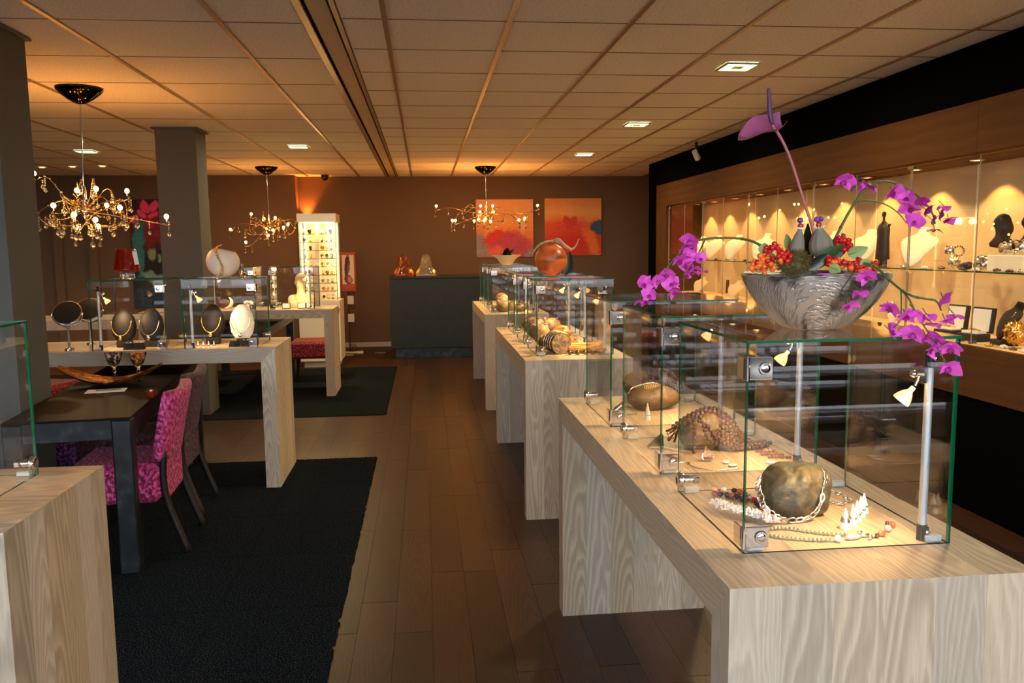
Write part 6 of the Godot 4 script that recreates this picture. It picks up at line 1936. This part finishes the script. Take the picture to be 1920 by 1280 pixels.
	for q in [[1532, 480], [1524, 430], [1508, 380], [1488, 315], [1470, 270], [1448, 234]]: ap.append(at_z(q[0], q[1], za) - rim)
	var am := MB.new()
	am.tube(spline(ap, 6), 0.0031, 10)
	obj("stem", am.put(), M.spathe_stem, an)
	var hp: Vector3 = ap[-1]
	var sx := MB.new()
	var tp := at_z(1441, 165, za) - rim; var bt := at_z(1444, 216, za) - rim
	sx.tube(spline([hp, bt, bt.lerp(tp, 0.5), tp.lerp(bt, 0.06), tp], 4), [0.0035, 0.0035, 0.0045, 0.005, 0.005, 0.005, 0.005, 0.005, 0.0045, 0.0045, 0.004, 0.004, 0.0035, 0.003, 0.0025, 0.002, 0.001], 10)
	obj("spadix", sx.put(), M.spadix, an)
	# heart-shaped spathe, a curled bowl open to one side
	var rows := []
	for i in 13:
		var t := i / 12.0
		var row := []
		for j in 11:
			var u := j / 5.0 - 1.0
			var hw := 0.042 * pow(sin(PI * clampf(t * 0.86 + 0.14, 0, 1)), 0.75) * (1.0 if t < 0.7 else 1.0)
			var along := -0.022 + t * 0.098
			row.append(Vector3(-along, -0.006 - 0.022 * t + 0.022 * u * u * (1.0 - 0.4 * t) - 0.004 * sin(t * 9.0), u * hw * 0.95 + 0.004))
		rows.append(row)
	var sp := MB.new()
	sp.grid(rows, false)
	obj("spathe", sp.put(), M.spathe, an, hp + Vector3(0.0, 0.004, 0.0), Basis(Vector3.BACK, 0.12) * Basis(Vector3.RIGHT, 0.55))
	# berries
	var r := RandomNumberGenerator.new()
	r.seed = 9
	var ball := MB.new()
	ball.ball(Vector3.ZERO, Vector3.ONE * 0.0058, 12, 8)
	var bmesh := ball.put()
	for q in [[1430, 494, 24, 18, 34, 0.75, "orange berry cluster overhanging the bowl rim", 1.63], [1447, 466, 16, 14, 16, 0.1, "red berry cluster above the orange berries", 1.66], [1468, 482, 18, 12, 18, 0.25, "red berry cluster touching the moss clump", 1.62], [1487, 466, 20, 9, 15, 0.2, "row of red berries behind the moss clump", 1.68], [1580, 462, 18, 20, 24, 0.0, "glossy red berry cluster beside the big poppy pod", 1.68], [1562, 494, 22, 12, 20, 0.5, "red and orange berry cluster before the dark leaves", 1.61], [1602, 497, 26, 12, 24, 0.2, "red berry cluster by the drooping orchid stem", 1.61], [1636, 498, 10, 8, 9, 0.2, "small red berry cluster at the bowl end", 1.66]]:
		var base := at_z(q[0], q[1], q[7])
		var o := thing("berry_cluster", q[6], "berries", base, 0.0, "berry clusters in the silver bowl")
		for k in q[4]:
			var a := r.randf() * TAU; var d := sqrt(r.randf())
			var p := at_z(q[0] + cos(a) * d * q[2], q[1] + sin(a) * d * q[3], q[7] + (1.0 - d) * -0.012 + r.randf_range(-0.006, 0.012))
			var f: float = clampf(q[5] + 0.4 * sin(a) * d, 0, 1)
			obj("berry", bmesh, M.berry_orange if r.randf() < f else M.berry_red, o, p - base, Basis().scaled(Vector3.ONE * r.randf_range(0.82, 1.12)))
	# moss
	var mo := at_z(1490, 494, 1.635)
	var ms := thing("moss_clump", "shaggy brown-green moss ball in the silver bowl", "moss", mo)
	var mm := MB.new()
	mm.ball(Vector3.ZERO, Vector3(0.03, 0.022, 0.022), 16, 10)
	for k in 900:
		var d := Vector3(r.randfn(), r.randfn(), r.randfn()).normalized()
		var p := d * Vector3(0.03, 0.022, 0.022)
		var q := p + (d + Vector3(r.randf_range(-1, 1), r.randf_range(-1, 1), r.randf_range(-1, 1)) * 0.9).normalized() * r.randf_range(0.006, 0.013)
		mm.cyl(p, q, 0.0009, 0.0003, 3, false)
	var mso := obj("tufts", mm.put(), M.moss, ms)
	mso.set_meta("kind", "stuff")
	# poppy pods topped with beads
	for q in [[1540, 468, 1536, 428, 0.0255, 1.67, "large ribbed grey poppy pod topped with violet pearls"], [1494, 468, 1500, 430, 0.0145, 1.66, "small ribbed grey poppy pod topped with one violet pearl"]]:
		var p0 := at_z(q[0], q[1], q[5]); var p1 := at_z(q[2], q[3], q[5])
		var o := thing("poppy_pod", q[6], "seed pod", p0, 0.0, "poppy pods in the silver bowl")
		var ax := (p1 - p0)
		var h := ax.length()
		var bb := Basis(Quaternion(Vector3.UP, ax.normalized()))
		var prs := []
		for s in [[-0.35, 0.02], [-0.3, 0.55], [-0.1, 0.9], [0.15, 1.0], [0.4, 0.92], [0.65, 0.7], [0.85, 0.45], [0.97, 0.3], [1.05, 0.34]]:
			var row := []
			for j in 36: row.append(bb * Vector3(cos(TAU * j / 36.0) * s[1] * q[4] * (1.0 - (0.1 if j % 3 == 0 else 0.0)), s[0] * h, -sin(TAU * j / 36.0) * s[1] * q[4] * (1.0 - (0.1 if j % 3 == 0 else 0.0))))
			prs.append(row)
		var pm := MB.new()
		pm.grid(prs, true)
		obj("pod", pm.put(), M.pod, o)
		var cm := MB.new()
		for k in 12: cm.cyl(bb * Vector3(cos(TAU * k / 12.0) * q[4] * 0.3, h * 1.02, sin(TAU * k / 12.0) * q[4] * 0.3), bb * Vector3(cos(TAU * k / 12.0) * q[4] * 0.48, h * 1.1, sin(TAU * k / 12.0) * q[4] * 0.48), 0.0016, 0.001, 5)
		obj("crown", cm.put(), M.cream, o)
		var rb2 := MB.new()
		rb2.ball(bb * Vector3(0, h * 1.18, 0), Vector3.ONE * 0.0062, 12, 8)
		obj("red_bead", rb2.put(), M.bead_red, o)
		var vb := MB.new()
		vb.ball(bb * Vector3(-0.004, h * 1.18 + 0.011, 0.003), Vector3.ONE * 0.0064, 12, 8)
		if q[4] > 0.02: vb.ball(bb * Vector3(0.006, h * 1.18 + 0.011, 0.0), Vector3.ONE * 0.0058, 12, 8)
		obj("violet_pearl", vb.put(), mat("pearl_violet", rgb(110, 64, 140), 0.2), o)
	# leaves
	var li := 0
	for q in [[1524, 505, 1576, 456, 0.016, 1.63, M.leaf_green, "long glossy green orchid leaf crossing the bowl"], [1552, 490, 1582, 440, 0.02, 1.76, M.leaf_black, "dark green orchid leaf behind the red berries"], [1560, 488, 1592, 452, 0.018, 1.78, M.leaf_black, "second dark green orchid leaf behind the red berries"], [1522, 500, 1506, 420, 0.016, 1.7, M.leaf_black, "upright dark green leaf between the two poppy pods"], [1515, 505, 1552, 478, 0.012, 1.62, M.leaf_black, "low dark green leaf under the long glossy one"], [1486, 470, 1470, 440, 0.015, 1.68, M.leaf_pale, "pale vine leaf above the red berries"], [1430, 476, 1432, 455, 0.012, 1.66, M.leaf_pale, "small pale leaf by the low orchid stem"], [1590, 478, 1625, 466, 0.014, 1.66, M.leaf_pale, "pale vine leaf beside the dark leaves"], [1555, 500, 1575, 508, 0.012, 1.6, M.leaf_pale, "pale leaf hanging over the bowl rim"], [1612, 500, 1632, 488, 0.012, 1.6, M.leaf_pale, "pale leaf under the drooping orchid stem"], [1440, 478, 1456, 486, 0.01, 1.64, M.leaf_pale, "small pale leaf between the berry clusters"]]:
		var p0 := at_z(q[0], q[1], q[5]); var p1 := at_z(q[2], q[3], q[5])
		var o := thing("leaf_spray", q[7], "leaf", p0, 0.0, "leaves in the silver bowl")
		var d := (p1 - p0)
		var b := Basis(Quaternion(Vector3.UP, d.normalized()))
		var m := MB.new()
		petal(m, Vector3.ZERO, b * Basis(Vector3.UP, [0.3, -0.4, 0.5][li % 3]), d.length(), q[4], 0.15, 0.85)
		obj("leaf", m.put(), q[6], o)
		var vn := MB.new()
		vn.tube([Vector3.ZERO, d * 0.5 + Vector3(0, 0, 0.001), d * 0.85 + Vector3(0, 0, 0.002)], 0.0007, 5)
		obj("midrib", vn.put(), M.stem_green, o)
		li += 1

# ---------------------------------------------------------------- contents of the farther cases
func rows_content() -> void:
	var y := 0.9
	var r := RandomNumberGenerator.new()
	r.seed = 71
	# log roll with wire necklaces
	var lg := thing("log_roll", "bark-covered log roll wound with silver wire necklaces", "log", Vector3(0.76, y + 0.062, -4.68), 0.25)
	var lm := MB.new()
	lm.cyl(Vector3(0, 0, 0.06), Vector3(0, 0.0, -0.07), 0.062, 0.06, 28, false)
	obj("bark", lm.put(), M.bark, lg)
	var le := MB.new()
	le.cyl(Vector3(0, 0, 0.058), Vector3(0, 0, 0.061), 0.06, 0.059, 28)
	obj("cut_end", le.put(), M.stone_tan, lg)
	for k in 4:
		var w := MB.new()
		var ring := []
		for j in 20:
			var a := PI * 1.25 * j / 19.0 - 0.35
			ring.append(Vector3(cos(a) * 0.067, sin(a) * 0.067, 0.045 - k * 0.03))
		w.tube(ring, 0.0022, 6)
		obj("wire_necklace", w.put(), M.silver if k != 1 else M.gold, lg)
	var br := thing("straw_brush", "golden straw bundle lying next to the log roll", "straw bundle", Vector3(0.92, y + 0.03, -4.66))
	var bm := MB.new()
	for k in 420:
		var a := r.randf() * TAU; var d := sqrt(r.randf()) * 0.036
		var p := Vector3(-0.1, sin(a) * d * 0.8, cos(a) * d)
		bm.cyl(p, p + Vector3(r.randf_range(0.18, 0.22), r.randf_range(-0.006, 0.006), r.randf_range(-0.006, 0.006)), 0.0011, 0.0009, 3, false)
	var bo := obj("straws", bm.put(), M.straw, br)
	bo.set_meta("kind", "stuff")
	for k in 5:
		var o := thing("silver_ball", "dark polished ball ornament at the front of the log case", "ornament", Vector3(0.82 + k * 0.045, y + 0.013, -4.595 + r.randf_range(-0.005, 0.005)), 0.0, "polished balls in the log case")
		var m := MB.new()
		m.ball(Vector3.ZERO, Vector3(0.015, 0.013, 0.015), 14, 10)
		m.ball(Vector3(0, 0.012, 0), Vector3(0.005, 0.004, 0.005), 8, 6)
		obj("ball", m.put(), M.dark_chrome, o)
	# amber shells and bark in the next cases
	var spots := [[0.74, 4.88, 0.055, M.bark, "bark lump with bronze jewellery behind the log roll"], [0.87, 4.86, 0.045, M.gourd, "orange shell lump behind the log roll"], [0.74, 5.3, 0.075, M.stone_tan, "tan stone in the case under the gourd"], [0.9, 5.36, 0.06, M.gourd, "orange shell lump under the gourd"], [0.78, 5.9, 0.07, M.stone_brown, "brown stone in the case behind the gourd"], [0.93, 6.0, 0.06, M.stone_tan, "small tan stone in the case behind the gourd"], [0.75, 7.82, 0.07, M.stone_brown, "large brown stone at the front of the stone pile"], [0.9, 7.82, 0.05, M.stone_tan, "tan stone beside the large brown one"], [0.82, 7.98, 0.055, M.stone_tan, "tan stone at the middle of the stone pile"], [0.69, 7.99, 0.035, M.stone_tan, "little tan stone at the pile's edge"], [0.96, 8.0, 0.045, M.stone_brown, "brown stone at the rear of the stone pile"], [0.8, 8.45, 0.07, M.stone_tan, "tan stone in the case under the leafy bowl"], [0.85, 9.05, 0.07, M.stone_brown, "brown stone in the last case of the row"]]
	var k := 0
	for s in spots:
		var o := thing("display_stone", s[4], "stone", Vector3(s[0], y + s[2] * 0.72, -s[1]), k * 0.7)
		var m := MB.new()
		stone_mesh(m, Vector3(s[2] * 1.15, s[2] * 0.85, s[2]), 0.2, 300 + k, 3.0, 28, 0.84)
		obj("stone", m.put(), s[3], o)
		var b := MB.new()
		for j in 26:
			var a := TAU * j / 26.0
			b.ball(Vector3(cos(a) * s[2] * 0.8, s[2] * 0.55 + 0.25 * s[2] * sin(a * 2.0), sin(a) * s[2] * 0.72), Vector3.ONE * 0.006, 7, 5)
		obj("bead_string", b.put(), [M.gold, M.pearl_bronze, M.silver][k % 3], o)
		k += 1
	# gourd on the case
	var gc := Vector3(0.822, 1.3335, -5.3)
	var g := thing("gourd", "round polished orange gourd standing on a glass case", "gourd", gc)
	var gm := MB.new()
	var prof := []
	for j in 19:
		var a := -PI * 0.5 + PI * 0.93 * j / 18.0
		prof.append(Vector2(cos(a) * 0.106, 0.103 + sin(a) * 0.103))
	gm.lathe(prof, 40)
	obj("body", gm.put(), M.gourd, g)
	var tw := thing("driftwood_twig", "bleached twisted branch lying over the gourd top", "branch", gc + Vector3(0, 0.2, 0))
	var tp := []
	for q in [[998, 476], [1004, 466], [1016, 456], [1034, 452], [1050, 455], [1060, 463], [1070, 467], [1078, 463], [1086, 447]]: tp.append(at_z(q[0], q[1], 5.27) - tw.position)
	var tm := MB.new()
	var path := spline(tp, 5)
	var rad := []
	for j in path.size(): rad.append(lerpf(0.003, 0.009, sin(PI * j / (path.size() - 1.0))) * (1.0 + 0.25 * sin(j * 2.1)))
	tm.tube(path, rad, 8)
	obj("branch", tm.put(), M.driftwood, tw)
	var t2 := MB.new()
	t2.tube(spline([path[16], path[16] + Vector3(0.03, 0.012, 0.02), path[24] + Vector3(0, 0.008, 0.01), path[30] + Vector3(0.006, -0.006, 0)], 5), 0.009, 8)
	obj("side_branch", t2.put(), M.driftwood, tw)
	var lf := thing("dark_leaf", "dark dried leaf propped behind the gourd", "leaf", Vector3(0.93, 1.334, -5.42))
	var lfm := MB.new()
	petal(lfm, Vector3.ZERO, Basis(Vector3.BACK, -0.25) * Basis(Vector3.RIGHT, -0.2), 0.15, 0.05, 0.2, 0.7)
	obj("leaf", lfm.put(), M.leaf_black, lf)
	# leafy bowl
	var pb := thing("plant_bowl", "small flared bowl with dark leaves on a glass case", "bowl", at_z(950, 495, 8.35) * Vector3(1, 0, 1) + Vector3(0, 1.334, 0))
	var pm := MB.new()
	pm.lathe([Vector2(0.0, 0.0), Vector2(0.04, 0.0), Vector2(0.07, 0.03), Vector2(0.1, 0.07), Vector2(0.145, 0.1), Vector2(0.14, 0.105), Vector2(0.09, 0.08), Vector2(0.0, 0.05)], 30)
	obj("bowl", pm.put(), M.cream_linen, pb)
	for q in 7:
		var m := MB.new()
		petal(m, Vector3(0, 0.07, 0), Basis(Vector3.UP, q * 0.9) * Basis(Vector3.RIGHT, 0.35 + 0.13 * q), 0.13, 0.04, 0.3, 0.7)
		obj("leaf", m.put(), M.leaf_black, pb)
